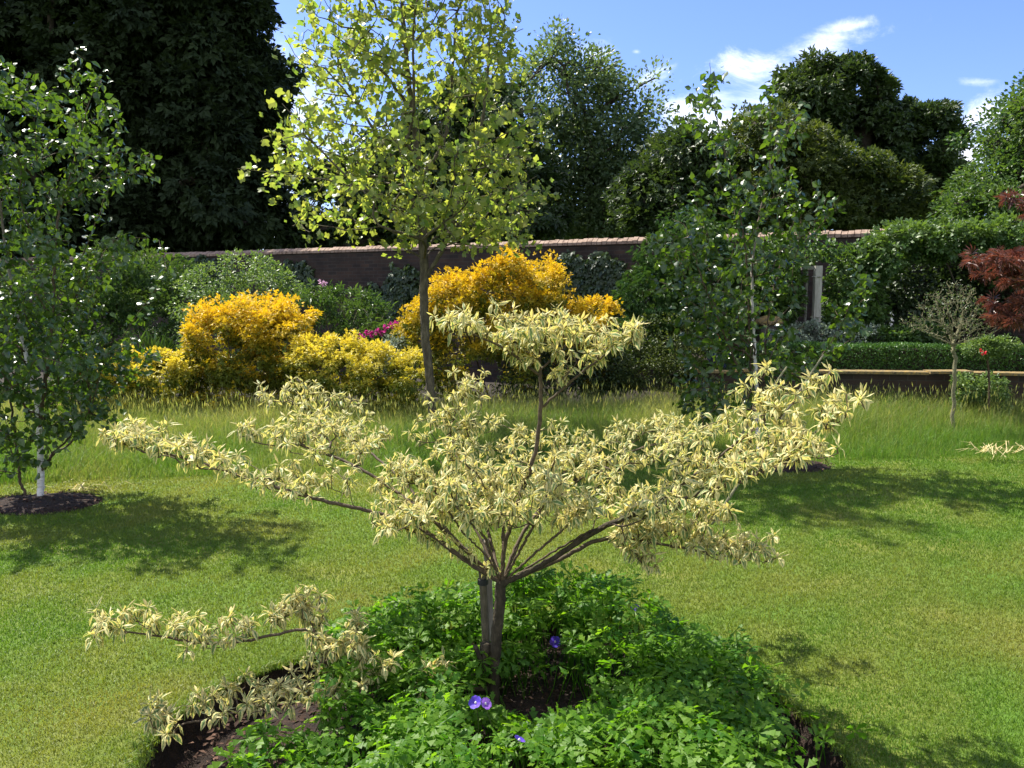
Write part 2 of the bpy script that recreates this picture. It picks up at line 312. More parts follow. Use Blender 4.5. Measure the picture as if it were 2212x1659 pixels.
# variegated leaf: green middle, cream margin, peach young leaves (edge runs 0 at the midrib to 1 at the margin, 2+ on young leaves)
def variegated():
    m, n, l = mat('variegated_leaf')
    e = n.new('ShaderNodeAttribute'); e.attribute_name = 'edge'; t = n.new('ShaderNodeAttribute'); t.attribute_name = 'tint'
    tcn = n.new('ShaderNodeTexCoord'); nz = n.new('ShaderNodeTexNoise'); nz.inputs['Scale'].default_value = 70; nz.inputs['Detail'].default_value = 3; l.new(tcn.outputs['Object'], nz.inputs['Vector'])
    def mt(op, a, b):
        q = n.new('ShaderNodeMath'); q.operation = op
        for i, v in enumerate((a, b)):
            if isinstance(v, (int, float)): q.inputs[i].default_value = v
            else: l.new(v, q.inputs[i])
        return q.outputs[0]
    s = mt('ADD', mt('ADD', e.outputs['Fac'], mt('MULTIPLY', mt('SUBTRACT', nz.outputs[0], .5), 1.1)), mt('MULTIPLY', t.outputs['Fac'], .5))
    mr = n.new('ShaderNodeMapRange'); mr.inputs[1].default_value = .52; mr.inputs[2].default_value = .7; l.new(s, mr.inputs[0])
    c = n.new('ShaderNodeMix'); c.data_type = 'RGBA'; l.new(mr.outputs[0], c.inputs[0]); c.inputs[6].default_value = (.15, .23, .075, 1); c.inputs[7].default_value = (.63, .56, .25, 1)
    y = n.new('ShaderNodeMapRange'); y.inputs[1].default_value = 1.5; y.inputs[2].default_value = 2.5; l.new(e.outputs['Fac'], y.inputs[0])
    c2 = n.new('ShaderNodeMix'); c2.data_type = 'RGBA'; l.new(y.outputs[0], c2.inputs[0]); l.new(c.outputs[2], c2.inputs[6]); c2.inputs[7].default_value = (.6, .51, .22, 1)
    c1_ = c2; w_ = n.new('ShaderNodeMapRange'); w_.inputs[1].default_value = -1.5; w_.inputs[2].default_value = -.8; l.new(e.outputs['Fac'], w_.inputs[0])
    c2 = n.new('ShaderNodeMix'); c2.data_type = 'RGBA'; l.new(w_.outputs[0], c2.inputs[0]); c2.inputs[6].default_value = (.11, .075, .045, 1); l.new(c1_.outputs[2], c2.inputs[7])
    p = n.new('ShaderNodeBsdfPrincipled'); p.inputs['Roughness'].default_value = .5; p.inputs['Specular IOR Level'].default_value = .3; l.new(c2.outputs[2], p.inputs['Base Color'])
    vm = n.new('ShaderNodeVectorMath'); vm.operation = 'MULTIPLY'; l.new(c2.outputs[2], vm.inputs[0]); vm.inputs[1].default_value = (1.12, 1.09, .65)
    tr = n.new('ShaderNodeBsdfTranslucent'); l.new(vm.outputs[0], tr.inputs[0])
    mx = n.new('ShaderNodeMixShader'); mx.inputs[0].default_value = .42; l.new(p.outputs[0], mx.inputs[1]); l.new(tr.outputs[0], mx.inputs[2])
    o = n.new('ShaderNodeOutputMaterial'); l.new(mx.outputs[0], o.inputs['Surface'])
    return m
M['varieg'] = variegated()

# ------------------------------------------------------------------ ground
BED = [(-1.36, 3.02), (-1.38, 3.3), (-1.22, 3.62), (-.85, 3.92), (-.45, 4.15), (.1, 4.38), (.55, 4.33), (.9, 3.98), (1.1, 3.56), (1.2, 3.2), (1.24, 2.9), (1.1, 2.4), (.6, 2.1), (0, 2.0), (-.6, 2.1), (-1.15, 2.5)]
BC = np.array([0.0, 3.2])
def resample(poly, n):
    p = np.array(poly + poly[:3]); ang = np.arctan2(*(np.array(poly) - BC).T[::-1]); r = np.linalg.norm(np.array(poly) - BC, axis=1)
    o = np.argsort(ang); ang, r = ang[o], r[o]
    a = np.linspace(-np.pi, np.pi, n, endpoint=False)
    return a, np.interp(a, ang, r, period=2 * np.pi)
bang, brad = resample(BED, 160)
brad = np.convolve(np.concatenate([brad[-3:], brad, brad[:3]]), np.ones(7) / 7, 'valid')
bedge = brad + rng.normal(size=160) * .008
def bed_r(x, y): return np.interp(np.arctan2(y - BC[1], x - BC[0]), bang, brad, period=2 * np.pi)
def inbed(x, y): return np.hypot(x - BC[0], y - BC[1]) < bed_r(x, y)
def ringv(r, z):
    r = np.broadcast_to(r, (160,)); z = np.broadcast_to(z, (160,)); return np.stack([BC[0] + r * np.cos(bang), BC[1] + r * np.sin(bang), z], 1)
def rings(g, rs):
    k = len(rs); i = np.arange(k - 1)[:, None] * 160; j = np.arange(160)[None]; jj = (j + 1) % 160
    g.add(np.concatenate(rs), np.stack([i + j, i + jj, i + 160 + jj, i + 160 + j], -1).reshape(-1, 4))
g = Geo(); rings(g, [ringv(bedge, -.012), ringv(bedge + .02, .0), ringv(bedge + .5, 0), ringv(8, 0), ringv(40, 0), ringv(300, 0), ringv(1500, 0)])
tag(g.build('lawn', M['lawn'], smooth=True), kind='structure')
g = Geo(); rings(g, [ringv(bedge + .004, -.006), ringv(bedge - .03 + rng.normal(size=160) * .006, -.1), ringv(bedge - .1, -.15), ringv(brad * .75, -.07), ringv(brad * .4, -.03), ringv(.01, -.02)])
tag(g.build('planting_bed', M['soil'], smooth=True), kind='structure')
def mulch(px, py, rx, ry, z=.012):
    c = gnd(px, py); g = Geo(); a = np.linspace(0, 2 * np.pi, 40, endpoint=False); v = [(*c[:2], z + .03)]
    for k, s in enumerate((.5, .85, 1)):
        rr = s * (1 + .1 * np.sin(3 * a + px) + rng.normal(size=40) * .03)
        v += list(zip(c[0] + rx * rr * np.cos(a), c[1] + ry * rr * np.sin(a), np.full(40, (z + .03, z + .015, .004)[k])))
    f = [np.array([(0, 1 + i, 1 + (i + 1) % 40) for i in range(40)])]
    f.append(np.array([(1 + 40 * k + i, 41 + 40 * k + i, 41 + 40 * k + (i + 1) % 40, 1 + 40 * k + (i + 1) % 40) for k in range(2) for i in range(40)]))
    g.add(v, f); tag(g.build('mulch_ring', M['soil'], smooth=True), kind='structure'); return c
MUL = [(mulch(80, 1090, .52, .36), .52, .36), (mulch(1670, 1008, .62, .3), .62, .3)]
# bark chips on the bed and the two rings
g = Geo(); n = 5200; x = rng.uniform(-1.4, 1.3, n); y = rng.uniform(2.2, 4.3, n); k = np.hypot(x - BC[0], y - BC[1]) < bed_r(x, y) - .1
x, y = x[k], y[k]; z = np.full(len(x), -.085) + .065 * (1 - np.hypot(x - BC[0], y - BC[1]) / bed_r(x, y))
for c, rx, ry in MUL:
    a = rng.uniform(0, 6.28, 700); r = rng.uniform(0, 1, 700) ** .5 * 1.02
    x = np.append(x, c[0] + rx * r * np.cos(a)); y = np.append(y, c[1] + ry * r * np.sin(a)); z = np.append(z, .035 - .02 * r)
m = len(x); p = np.stack([x, y, z + rng.uniform(0, .015, m)], 1); t = rdir(m) * [1, 1, .35]
leaves(g, RHOMB, p, t, np.array([0, 0, 1.]) + rdir(m) * .6, rng.uniform(.012, .04, m), rng.uniform(0, 1, m) ** 1.6)
tag(g.build('bark_mulch', M['chip']), 'reddish brown bark chips spread over the soil beds', 'mulch', kind='stuff')

# back border soil and the raised bed on the right
def meadow_front(x):  # the curved edge between mown lawn and long grass
    return np.interp(x, [-12, -5, -3.9, -2.6, -1, .5, 1.6, 2.3, 3.2, 3.6, 4.2, 5.3, 8, 12], [7.4, 7.5, 7.75, 8.0, 8.2, 8.35, 8.5, 8.75, 8.8, 8.75, 8.85, 9.0, 9.4, 10])
def meadow_back(x): return np.interp(x, [-12, -6, -1, 1.5, 3, 12], [11.7, 11.35, 11.35, 11.5, 11.5, 11.0])
g = Geo(); xs = np.linspace(-14, 14, 30); g.add([(q, meadow_back(q) - .3, .004) for q in xs] + [(q, 17.6 - .52 * q, .004) for q in xs], np.array([(i, i + 1, i + 31, i + 30) for i in range(29)]))
tag(g.build('border_soil', M['border']), kind='structure')

# ------------------------------------------------------------------ grass
def blades(g, x, y, h, wd, lean, tint, head=False):
    n = len(x); a = rng.uniform(0, 6.28, n); d = np.stack([np.cos(a), np.sin(a), 0 * a], 1)
    q = rng.uniform(0, 6.28, n); s = np.stack([np.cos(q), np.sin(q), 0 * q], 1) * (wd / 2)[:, None]
    b = np.stack([x, y, np.zeros(n)], 1); up = np.array([0, 0, 1.])
    mid = b + up * (h * .58)[:, None] + d * (h * lean * .3)[:, None]; tip = b + up * (h * (1 - .3 * lean ** 2))[:, None] + d * (h * lean)[:, None]
    v = np.stack([b - s, b + s, mid + s * .75, mid - s * .75, tip], 1)
    o = np.arange(n)[:, None] * 5
    g.add(v.reshape(-1, 3), [np.array([[0, 1, 2, 3]]) + o, np.array([[3, 2, 4]]) + o], np.repeat(tint, 5))
    return tip
def patch(x, y): return np.clip(.3 + .3 * snoise(x * .9, y * 1.3, 1) + .25 * snoise(x * 2.6, y * 3.0, 2) + .12 * snoise(x * 7, y * 7, 3), 0, 1)
n = 430000; D = 2.7 * (9.6 / 2.7) ** rng.uniform(0, 1, n) ** .8; x = rng.uniform(-.64, .64, n) * D; y = D
k = ~inbed(x, y) & (y < meadow_front(x) + .1)
for c, rx, ry in MUL: k &= ((x - c[0]) / rx) ** 2 + ((y - c[1]) / ry) ** 2 > rng.uniform(.85, 1.1, n)
x, y = x[k], y[k]; m = len(x)
g = Geo(); blades(g, x, y, rng.uniform(.01, .026, m) * (1 + .05 * (y - 3)), (.0028 + .0006 * (y - 3)) * rng.uniform(.7, 1.4, m), rng.uniform(.2, 1.2, m), np.clip(patch(x, y) + rng.normal(size=m) * .085, 0, 1))
# ragged turf fringe over the bed edge
a = rng.uniform(-np.pi, np.pi, 9000); r = np.interp(a, bang, brad, period=2 * np.pi) + rng.normal(size=9000) * .02 + .01
blades(g, BC[0] + r * np.cos(a), BC[1] + r * np.sin(a), rng.uniform(.02, .06, 9000), np.full(9000, .004), rng.uniform(.3, 1.5, 9000), rng.uniform(0, .6, 9000))
tag(g.build('lawn_grass', M['blade']), 'closely mown green lawn grass with yellowed dry patches', 'grass', kind='stuff')

g = Geo(); n = 260000; y = rng.uniform(7.3, 12.2, n); x = rng.uniform(-.66, .66, n) * y; f = meadow_front(x); b = meadow_back(x)
dd = y - f; k = (dd > rng.normal(size=n) * .05) & (y < b + rng.uniform(-.3, .5, n))
for c, rx, ry in MUL: k &= ((x - c[0]) / rx) ** 2 + ((y - c[1]) / ry) ** 2 > 1
x, y, dd, b = x[k], y[k], dd[k], b[k]; m = len(x)
hgt = .09 + .33 * np.clip(dd / 2.0, 0, 1) ** .8 + .05 * snoise(x * 2, y * 2, 5) + .1 * np.clip((x - 1.5) / 2, 0, 1) * np.clip((dd - 1) / 1, 0, 1)
tn = np.clip(.14 + .5 * np.clip((dd - .5) / 2.4, 0, 1) + .25 * snoise(x * 1.7, y * 2.5, 6) + rng.normal(size=m) * .22, 0, 1)
blades(g, x, y, np.maximum(hgt, .04) * rng.uniform(.5, 1.15, m), .0042 * rng.uniform(.6, 1.4, m), rng.uniform(.1, .9, m), tn)
# seed heads on long stalks
n = 5000; y = rng.uniform(8.6, 11.6, n); x = rng.uniform(-.66, .66, n) * y; k = (y - meadow_front(x) > .7) & (y < meadow_back(x) + .25); x, y = x[k], y[k]; m = len(x)
tip = blades(g, x, y, rng.uniform(.36, .6, m), np.full(m, .003), rng.uniform(.05, .35, m), rng.uniform(.5, 1, m))
leaves(g, (RHOMB[0] * [.28, 1, .5], RHOMB[1]), tip - [0, 0, .03], np.array([0, 0, 1.]) + rdir(m) * .35, rdir(m), rng.uniform(.04, .09, m), rng.uniform(.5, 1, m))
tag(g.build('meadow_grass', M['meadow']), 'unmown long grass with pale seed heads behind the lawn', 'grass', kind='stuff')

# ------------------------------------------------------------------ brick garden wall
WN = np.array([.52, 1, 0]); WN /= np.linalg.norm(WN); WT = np.array([WN[1], -WN[0], 0])
W0 = np.array([0, 17.0, 0])
WALLH = 2.66
wt = thing('garden_wall', W0, 'long dark brick garden wall with pale coping at the back of the garden', 'wall')
wt.rotation_euler = (0, 0, math.atan2(WT[1], WT[0]))
def local(o): o.location = (0, 0, 0); return o
BASE[wt.name] = np.zeros(3)
g = Geo(); box(g, (-34, 0, 0), (13, .36, WALLH)); g.build('brickwork', M['brick'], wt)
g = Geo(); pos = -34.0
while pos < 13:
    wd = .1; dz = rng.normal() * .004; a = .12 + rng.normal() * .006; y0 = -.035 + rng.normal() * .004
    v = []
    for xx in (pos + .006, pos + wd - .004):
        for yy, zz in ((y0, 0.001), (y0, .055), (.06, a), (.3, a), (.39, .055), (.39, .001)): v.append((xx, yy, WALLH + zz + dz * (zz > .01)))
    f4 = [(i, i + 1, i + 7, i + 6) for i in range(5)] + [(5, 0, 6, 11)]
    g.add(v, [np.array(f4), np.array([(5, 4, 3, 2, 1, 0)]), np.array([(6, 7, 8, 9, 10, 11)])]); pos += wd
g.build('coping', M['coping'], wt)
def wallpt(px, py, off=0.0):
    d = ray(px, py); o = np.array([0, 0, CH]); p0 = W0 - WN * off
    return o + d * (WN.dot(p0 - o) / WN.dot(d))

# ------------------------------------------------------------------ plants: skeletons and foliage
def grow(init, att, bf=.35):
    """nodes joined to attractor points by the shortest weighted path; init = polylines of the main stems"""
    P = []; par = []; path = []; mainid = []
    for k, pl in enumerate(init):
        pl = smooth_path(pl, 4) if len(pl) > 1 else np.asarray(pl, float); prev = -1
        if k and len(P): prev = int(np.argmin(np.linalg.norm(np.array(P) - pl[0], axis=1))) if np.min(np.linalg.norm(np.array(P) - pl[0], axis=1)) < .6 else -1
        for i, q in enumerate(pl):
            if i == 0 and prev >= 0 and np.linalg.norm(P[prev] - q) < 1e-3: continue
            P.append(q); par.append(prev); path.append(0 if prev < 0 else path[prev] + np.linalg.norm(q - P[prev])); prev = len(P) - 1; mainid.append(k)
    att = np.asarray(att, float); n = len(att)
    if n:
        A = np.array(P); path_a = np.array(path); dm = np.linalg.norm(att[:, None] - A[None], axis=2); cst = dm + bf * path_a[None]
        bi = np.argmin(cst, 1); bc = cst[np.arange(n), bi]; left = np.ones(n, bool)
        for _ in range(n):
            j = int(np.argmin(np.where(left, bc, 1e9))); left[j] = False; i = int(bi[j]); q = att[j]; d = np.linalg.norm(q - P[i])
            P.append(q); par.append(i); path.append(path[i] + d); mainid.append(-1); ni = len(P) - 1
            c2 = np.linalg.norm(att - q, axis=1) + bf * path[ni]; b = c2 < bc; bi[b] = ni; bc[b] = c2[b]
    return np.array(P), np.array(par), np.array(mainid)
def radii(P, par, r0, ex=2.2):
    n = len(P); ch = [[] for _ in range(n)]
    for i, p in enumerate(par):
        if p >= 0: ch[p].append(i)
    depth = np.zeros(n, int)
    order = []; st = [i for i in range(n) if par[i] < 0]
    while st: i = st.pop(); order.append(i); st += ch[i]
    r = np.full(n, float(r0))
    for i in reversed(order):
        if ch[i]: r[i] = max(r0, sum(r[c] ** ex for c in ch[i]) ** (1 / ex))
    return r, ch, order
def chains(P, par, r, ch, mainid):
    out = []; st = [(i, -1) for i in range(len(P)) if par[i] < 0]
    while st:
        i, p = st.pop(); c = ([p] if p >= 0 else []) + [i]
        while ch[i]:
            same = [k for k in ch[i] if mainid[k] >= 0 and mainid[k] == mainid[i]]
            nx = same[0] if same else max(ch[i], key=lambda k: r[k])
            st += [(k, i) for k in ch[i] if k != nx]; c.append(nx); i = nx
        out.append(c)
    return out
def skeleton(parent, init, att, r0, bark, twigmat=None, bf=.35, rmax=None, maxmain=8, sub=3, jit=.004, sides=7, names=('trunk', 'branches'), ex=2.2, scale=None):
    P, par, mid = grow(init, att, bf); r, ch, order = radii(P, par, r0, ex)
    if rmax: r = np.minimum(r, rmax) if scale is None else r * (rmax / r.max())
    cs = chains(P, par, r, ch, mid); tw = {}; limbs = {}; own = {}; nmain = 0
    for c in cs:
        pts = P[c]; rr = r[c].copy(); rooted = len(c) > 1 and par[c[1]] == c[0] and c[0] in own
        if len(c) > 1 and par[c[1]] == c[0] and mid[c[1]] != mid[c[0]]: rr[0] = rr[1]
        sp = smooth_path(pts, sub, jit); rs = np.interp(np.linspace(0, 1, len(sp)), np.linspace(0, 1, len(rr)), rr)
        main = mid[c[-1]] >= 0 or (len(c) > 1 and mid[c[1]] >= 0)
        if main and nmain < maxmain:
            g = Geo(); g.smooth = True; tube(g, sp, rs, 10); key = nmain
            limbs[key] = g.build(names[0], (twigmat if twigmat and rs.max() < .017 else bark), parent); nmain += 1
        else:
            key = own[c[0]] if rooted else 0
            if key not in tw: tw[key] = Geo(); tw[key].smooth = True
            tube(tw[key], sp, rs, 5 if rs.max() < .02 else sides, False)
        for q in (c[1:] if rooted else c): own[q] = key
    for key, g in tw.items(): g.build(names[1], twigmat or bark, limbs.get(key, parent))
    return P, par, r, ch
def along(P, par, r, rmax, step, jit):
    """points along the thin shoots"""
    pts = []; tan = []
    for i, p in enumerate(par):
        if p < 0 or r[i] > rmax: continue
        d = P[i] - P[p]; ln = np.linalg.norm(d); k = max(1, int(ln / step))
        for s in (np.arange(k) + rng.uniform(0, 1)) / k: pts.append(P[p] + d * min(s, 1)); tan.append(d / max(ln, 1e-6))
    pts = np.array(pts); return pts + rng.normal(size=pts.shape) * jit, np.array(tan)
def ellpts(ells, D, n, rd, shell=0.0, wts=None):
    """points inside pixel ellipses (px,py,rx,ry[,weight[,D]]) at depth D"""
    ws = np.array([e[2] * e[3] * (e[4] if len(e) > 4 else 1) for e in ells], float); ws /= ws.sum(); out = []; nor = []
    for e, wgt in zip(ells, ws):
        k = max(1, int(round(n * wgt))); d = rdir(k); rr = rng.uniform(shell, 1, k) ** (1 / 3) if shell < 1 else np.ones(k)
        De = e[5] if len(e) > 5 else D; c = at(e[0], e[1], De); s = np.array([e[2] / F * De, rd * min(1, (e[2] + e[3]) / 160) if rd < 0 else rd, e[3] / F * De])
        s[1] = abs(s[1]); out.append(c + d * rr[:, None] * s); nor.append(nrm(d / s))
    return np.concatenate(out), np.concatenate(nor)
UP = np.array([0, 0, 1.]); sdirn = np.array([0, 0, 1.])
def clump_leaves(g, tpl, cen, nor, per, rad, size, droop=.2, flat=.7, tint=None, upn=.6, hang=0.0, toplit_gold=0.0):
    m = len(cen); c = np.repeat(cen, per, 0); no = np.repeat(nor, per, 0); k = len(c)
    d = rdir(k); off = d * (rng.uniform(0, 1, k) ** .45)[:, None] * np.repeat(np.broadcast_to(rad, (m,)), per)[:, None]; off[:, 2] *= flat
    p = c + off; p[:, 2] = np.maximum(p[:, 2], .02)
    t = nrm(d * .9 + no * .6 + rdir(k) * .7 - UP * (droop + hang)); n_ = nrm(UP * upn + no * .4 + rdir(k) * .7)
    tn = np.clip((np.repeat(rng.normal(.45, .2, m), per) if tint is None else np.repeat(tint, per) + toplit_gold * (d[:, 2] + .25 * d.dot(sdirn))) + rng.normal(size=k) * .16, 0, 1)  # upper side of each clump turned golden, as new growth and painted top light
    leaves(g, tpl, p, t, n_, size * rng.uniform(.65, 1.25, k), tn)

# ---- trees beyond the wall
def big_tree(name, label, D, base, ells, nclump, per, rad, size, m, tpl=RHOMB, rd=3.0, bark='darkbark', shell=.25, flat=.7, hang=0.0, group='trees beyond the garden wall', r0=.03, rmax=.35):
    b = at(base, 700, D); b[2] = 0; root = thing(name, b, label, 'tree', group)
    cen, nor = ellpts(ells, D, nclump, rd, shell)
    top = cen[:, 2].max(); mid = np.array([cen[:, 0].mean(), D, np.percentile(cen[:, 2], 75)])
    stem = [b + (mid - b) * s + np.array([.2 * math.sin(5 * s), 0, 0]) for s in np.linspace(0, 1, 6)]
    idx = rng.choice(len(cen), min(len(cen), 160), False)
    skeleton(root, [stem], cen[idx], r0, M[bark], bf=.3, rmax=rmax, sides=6, names=('trunk', 'limbs'), scale=1, jit=.03)
    g = Geo(); clump_leaves(g, tpl, cen, nor, int(per * (1.0 if m == 'chestnut' else 1.5)), rad * rng.uniform(.6, 1.35, len(cen)), size * (1 if m == 'chestnut' else .74), flat=flat, hang=hang)
    g.build('crown', M[m], root); return root
big_tree('chestnut_tree', 'huge dark horse chestnut tree towering behind the wall at the left', 27, 250,
         [(150, 250, 420, 300, 1), (330, 80, 230, 220, 1.3), (420, 300, 160, 240, 1.6), (520, 150, 70, 130, 2), (540, 330, 55, 150, 2), (520, 460, 70, 90, 2), (300, 480, 280, 80, 1.5), (-150, 200, 350, 350, .8), (200, -150, 330, 200, .8), (470, 30, 80, 100, 2), (100, 480, 250, 80, 1)],
         1000, 125, .72, .27, 'chestnut', FIVE, 3.2, shell=.1, hang=.2, r0=.03, rmax=.6)
big_tree('broadleaf_tree', 'dark round broadleaf tree directly behind the tulip tree', 29, 950,
         [(1000, 330, 130, 130, 1.3), (960, 460, 190, 80, 1.2), (720, 450, 110, 80, .8), (850, 400, 110, 90, 1), (1060, 260, 80, 60, 1), (1120, 430, 100, 110, 1), (650, 500, 50, 40, 1), (760, 520, 150, 40, 1)],
         330, 70, .75, .3, 'dark', FIVE, 2.5)
big_tree('willow_tree', 'tall airy grey green tree with wispy top right of the tulip tree', 31, 1260,
         [(1190, 170, 70, 110, 1), (1250, 220, 80, 120, 1), (1320, 290, 90, 120, 1), (1230, 350, 110, 120, 1.6), (1330, 430, 130, 100, 2.0), (1390, 340, 55, 100, 1.2), (1290, 170, 60, 50, .5), (1200, 90, 40, 40, .5), (1370, 210, 60, 40, .35), (1250, 480, 160, 60, 1.2)],
         320, 72, .66, .22, 'willow', RHOMB, 2.0, shell=.05, flat=1.0, r0=.008, rmax=.2)
big_tree('maple_tree', 'bushy mid green tree in front of the white cloud, behind the right birch', 26, 1470,
         [(1470, 350, 70, 60, 1.2), (1430, 420, 80, 70, 1), (1500, 420, 90, 90, 1), (1450, 490, 110, 60, 1), (1560, 470, 70, 60, 1)],
         170, 75, .6, .24, 'oak', FIVE, 1.8)
big_tree('oak_tree', 'big dark oak tree with rounded outline against the blue sky', 38, 1880,
         [(1760, 200, 70, 60, 1.3), (1830, 210, 100, 70, 1.2), (1930, 260, 70, 70, 1.1), (2000, 270, 40, 50, 1), (1860, 320, 150, 90, 1), (2000, 350, 60, 50, .7), (1960, 430, 90, 60, .7), (2040, 410, 30, 40, 1.2), (1730, 300, 60, 100, 1), (1990, 240, 25, 30, 1.2), (1900, 450, 120, 60, 1), (2025, 310, 30, 40, .7), (1930, 390, 100, 60, 1)],
         230, 105, .72, .34, 'oak', FIVE, 2.2, shell=.3, r0=.06, rmax=.5)
big_tree('field_maple', 'olive green bushy tree standing in front of the dark oak', 27, 1770,
         [(1620, 330, 60, 70, 1), (1700, 370, 90, 90, 1), (1680, 290, 60, 40, .6), (1780, 400, 110, 80, 1), (1880, 430, 80, 70, 1), (1940, 460, 60, 40, 1), (1600, 440, 80, 70, 1), (1720, 470, 160, 50, 1), (1600, 300, 40, 50, .6)],
         300, 75, .6, .22, 'olive', FIVE, 2.0)
big_tree('lime_tree', 'pale green leafy tree cut off by the right edge of the view', 23, 2230,
         [(2200, 280, 50, 70, 1), (2240, 380, 110, 120, 1), (2150, 410, 60, 60, 1), (2110, 460, 60, 40, 1), (2180, 480, 130, 50, 1), (2140, 285, 25, 12, .5), (2300, 300, 90, 150, .7), (2230, 220, 40, 40, .8)],
         300, 85, .5, .16, 'green', RHOMB, 2.0)
big_tree('distant_tree', 'small distant tree low on the skyline between oak and lime tree', 60, 2000,
         [(1990, 475, 40, 25, 1), (1950, 490, 50, 22, 1), (2040, 485, 40, 22, 1)], 60, 60, .9, .4, 'oak', RHOMB, 2.0)
big_tree('distant_tree', 'low dark tree filling the gap behind the wall under the willow', 45, 1350,
         [(1300, 500, 200, 40, 1), (1150, 505, 150, 35, 1), (800, 510, 140, 32, 1)], 150, 60, 1.0, .42, 'dark', RHOMB, 2.0)

# ---- shrubs
def shrub(name, label, cat, D, ells, nclump, per, rad, size, m, tpl=RHOMB, rd=.7, group=None, shell=.55, flat=.85, tintf=None, nst=26, bark='darkbark', hang=0.0, upn=.6, z0=0.0):
    cx = np.average([e[0] for e in ells], weights=[e[2] for e in ells]); b = at(cx, 800, D); b[2] = z0
    root = thing(name, b, label, cat, group); cen, nor = ellpts(ells, D, nclump, rd, shell); k = cen[:, 2] > z0 + .05; cen, nor = cen[k], nor[k]
    idx = rng.choice(len(cen), min(len(cen), nst), False)
    skeleton(root, [[b, b + [0, 0, .12]]], cen[idx], .004, M[bark], bf=.6, rmax=.03, sides=5, names=('stem', 'branches'), jit=.01)
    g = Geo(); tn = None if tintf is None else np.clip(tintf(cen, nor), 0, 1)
    clump_leaves(g, tpl, cen, nor, per, rad * rng.uniform(.7, 1.35, len(cen)), size, flat=flat, tint=tn, hang=hang, upn=upn, toplit_gold=.4 if tintf is toplit else 0)
    g.build('foliage', M[m], root); return root
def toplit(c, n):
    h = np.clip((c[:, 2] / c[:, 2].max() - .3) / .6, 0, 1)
    return -.05 + .7 * h + .3 * n[:, 2] + rng.normal(size=len(c)) * .1   # new golden growth on the upper shoots, with top light and shade painted in
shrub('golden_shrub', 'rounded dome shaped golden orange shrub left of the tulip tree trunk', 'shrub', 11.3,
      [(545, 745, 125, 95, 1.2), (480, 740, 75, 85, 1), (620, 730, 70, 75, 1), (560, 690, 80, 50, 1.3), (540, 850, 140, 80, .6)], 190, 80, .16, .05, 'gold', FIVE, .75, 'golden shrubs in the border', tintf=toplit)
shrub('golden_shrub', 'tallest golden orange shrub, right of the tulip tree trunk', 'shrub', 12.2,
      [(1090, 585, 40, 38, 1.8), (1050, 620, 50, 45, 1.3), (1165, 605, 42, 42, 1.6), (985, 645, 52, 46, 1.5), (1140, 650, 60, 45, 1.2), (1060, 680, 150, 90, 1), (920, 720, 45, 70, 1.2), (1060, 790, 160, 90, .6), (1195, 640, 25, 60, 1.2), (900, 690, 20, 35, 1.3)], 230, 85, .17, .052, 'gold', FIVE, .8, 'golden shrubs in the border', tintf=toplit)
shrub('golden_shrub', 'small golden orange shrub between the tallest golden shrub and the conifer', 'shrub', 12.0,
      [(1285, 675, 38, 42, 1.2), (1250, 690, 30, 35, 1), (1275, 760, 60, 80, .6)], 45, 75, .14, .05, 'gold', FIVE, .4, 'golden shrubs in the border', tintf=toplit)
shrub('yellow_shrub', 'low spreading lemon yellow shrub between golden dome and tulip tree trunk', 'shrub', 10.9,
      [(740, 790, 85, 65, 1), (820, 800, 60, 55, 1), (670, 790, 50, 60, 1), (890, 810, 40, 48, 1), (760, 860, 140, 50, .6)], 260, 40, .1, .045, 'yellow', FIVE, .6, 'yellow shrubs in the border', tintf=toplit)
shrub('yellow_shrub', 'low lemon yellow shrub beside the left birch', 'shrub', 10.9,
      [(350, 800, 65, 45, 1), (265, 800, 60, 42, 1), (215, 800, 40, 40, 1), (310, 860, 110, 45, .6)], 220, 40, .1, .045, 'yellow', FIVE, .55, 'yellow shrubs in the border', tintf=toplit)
shrub('green_shrub', 'light green rounded shrub rising behind the golden dome', 'shrub', 13.2,
      [(520, 620, 110, 60, 1), (440, 650, 60, 60, 1), (600, 640, 55, 50, 1), (520, 730, 140, 90, .7), (530, 580, 50, 30, 1.2)], 260, 45, .13, .05, 'lightgreen', RHOMB, .8)
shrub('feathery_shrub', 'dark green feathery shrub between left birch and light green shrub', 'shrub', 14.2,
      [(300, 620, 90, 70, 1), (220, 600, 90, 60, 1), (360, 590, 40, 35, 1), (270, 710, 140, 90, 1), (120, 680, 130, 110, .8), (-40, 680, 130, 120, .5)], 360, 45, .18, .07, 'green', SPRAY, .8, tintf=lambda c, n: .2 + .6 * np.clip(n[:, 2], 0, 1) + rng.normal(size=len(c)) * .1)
rh = shrub('rhododendron', 'sparse leggy rhododendron with long leaves against the wall', 'shrub', 13.0,
      [(740, 670, 75, 50, 1), (690, 640, 45, 35, .8), (790, 680, 50, 50, 1), (740, 750, 90, 60, .7)], 110, 14, .12, .11, 'green', T_multi(3, 2.4, .12), .6, nst=70, shell=.2, bark='paletwig')
def florets(parent, D, spots, m, size, per, name='flower_head'):
    for px, py in spots:
        c = at(px, py, D); g = Geo(); d = rdir(per); leaves(g, OVATE, c + d * size * .3, d, np.cross(d, rdir(per)), size, rng.uniform(0, 1, per)); g.build(name, M[m], parent)
florets(rh, 12.5, [(694, 610), (700, 612)], 'petal_pink', .05, 10)
mg = shrub('rhododendron', 'magenta flowering rhododendron behind the yellow shrub', 'shrub', 12.4,
      [(820, 730, 45, 35, 1), (790, 760, 50, 30, 1), (850, 780, 40, 40, .8)], 60, 16, .09, .08, 'green', T_multi(3, 2.4, .14), .35, nst=30)
florets(mg, 12.0, [(795, 718), (806, 722), (818, 716), (832, 709), (845, 703), (855, 700), (780, 728), (826, 720)], 'petal_mag', .05, 16)
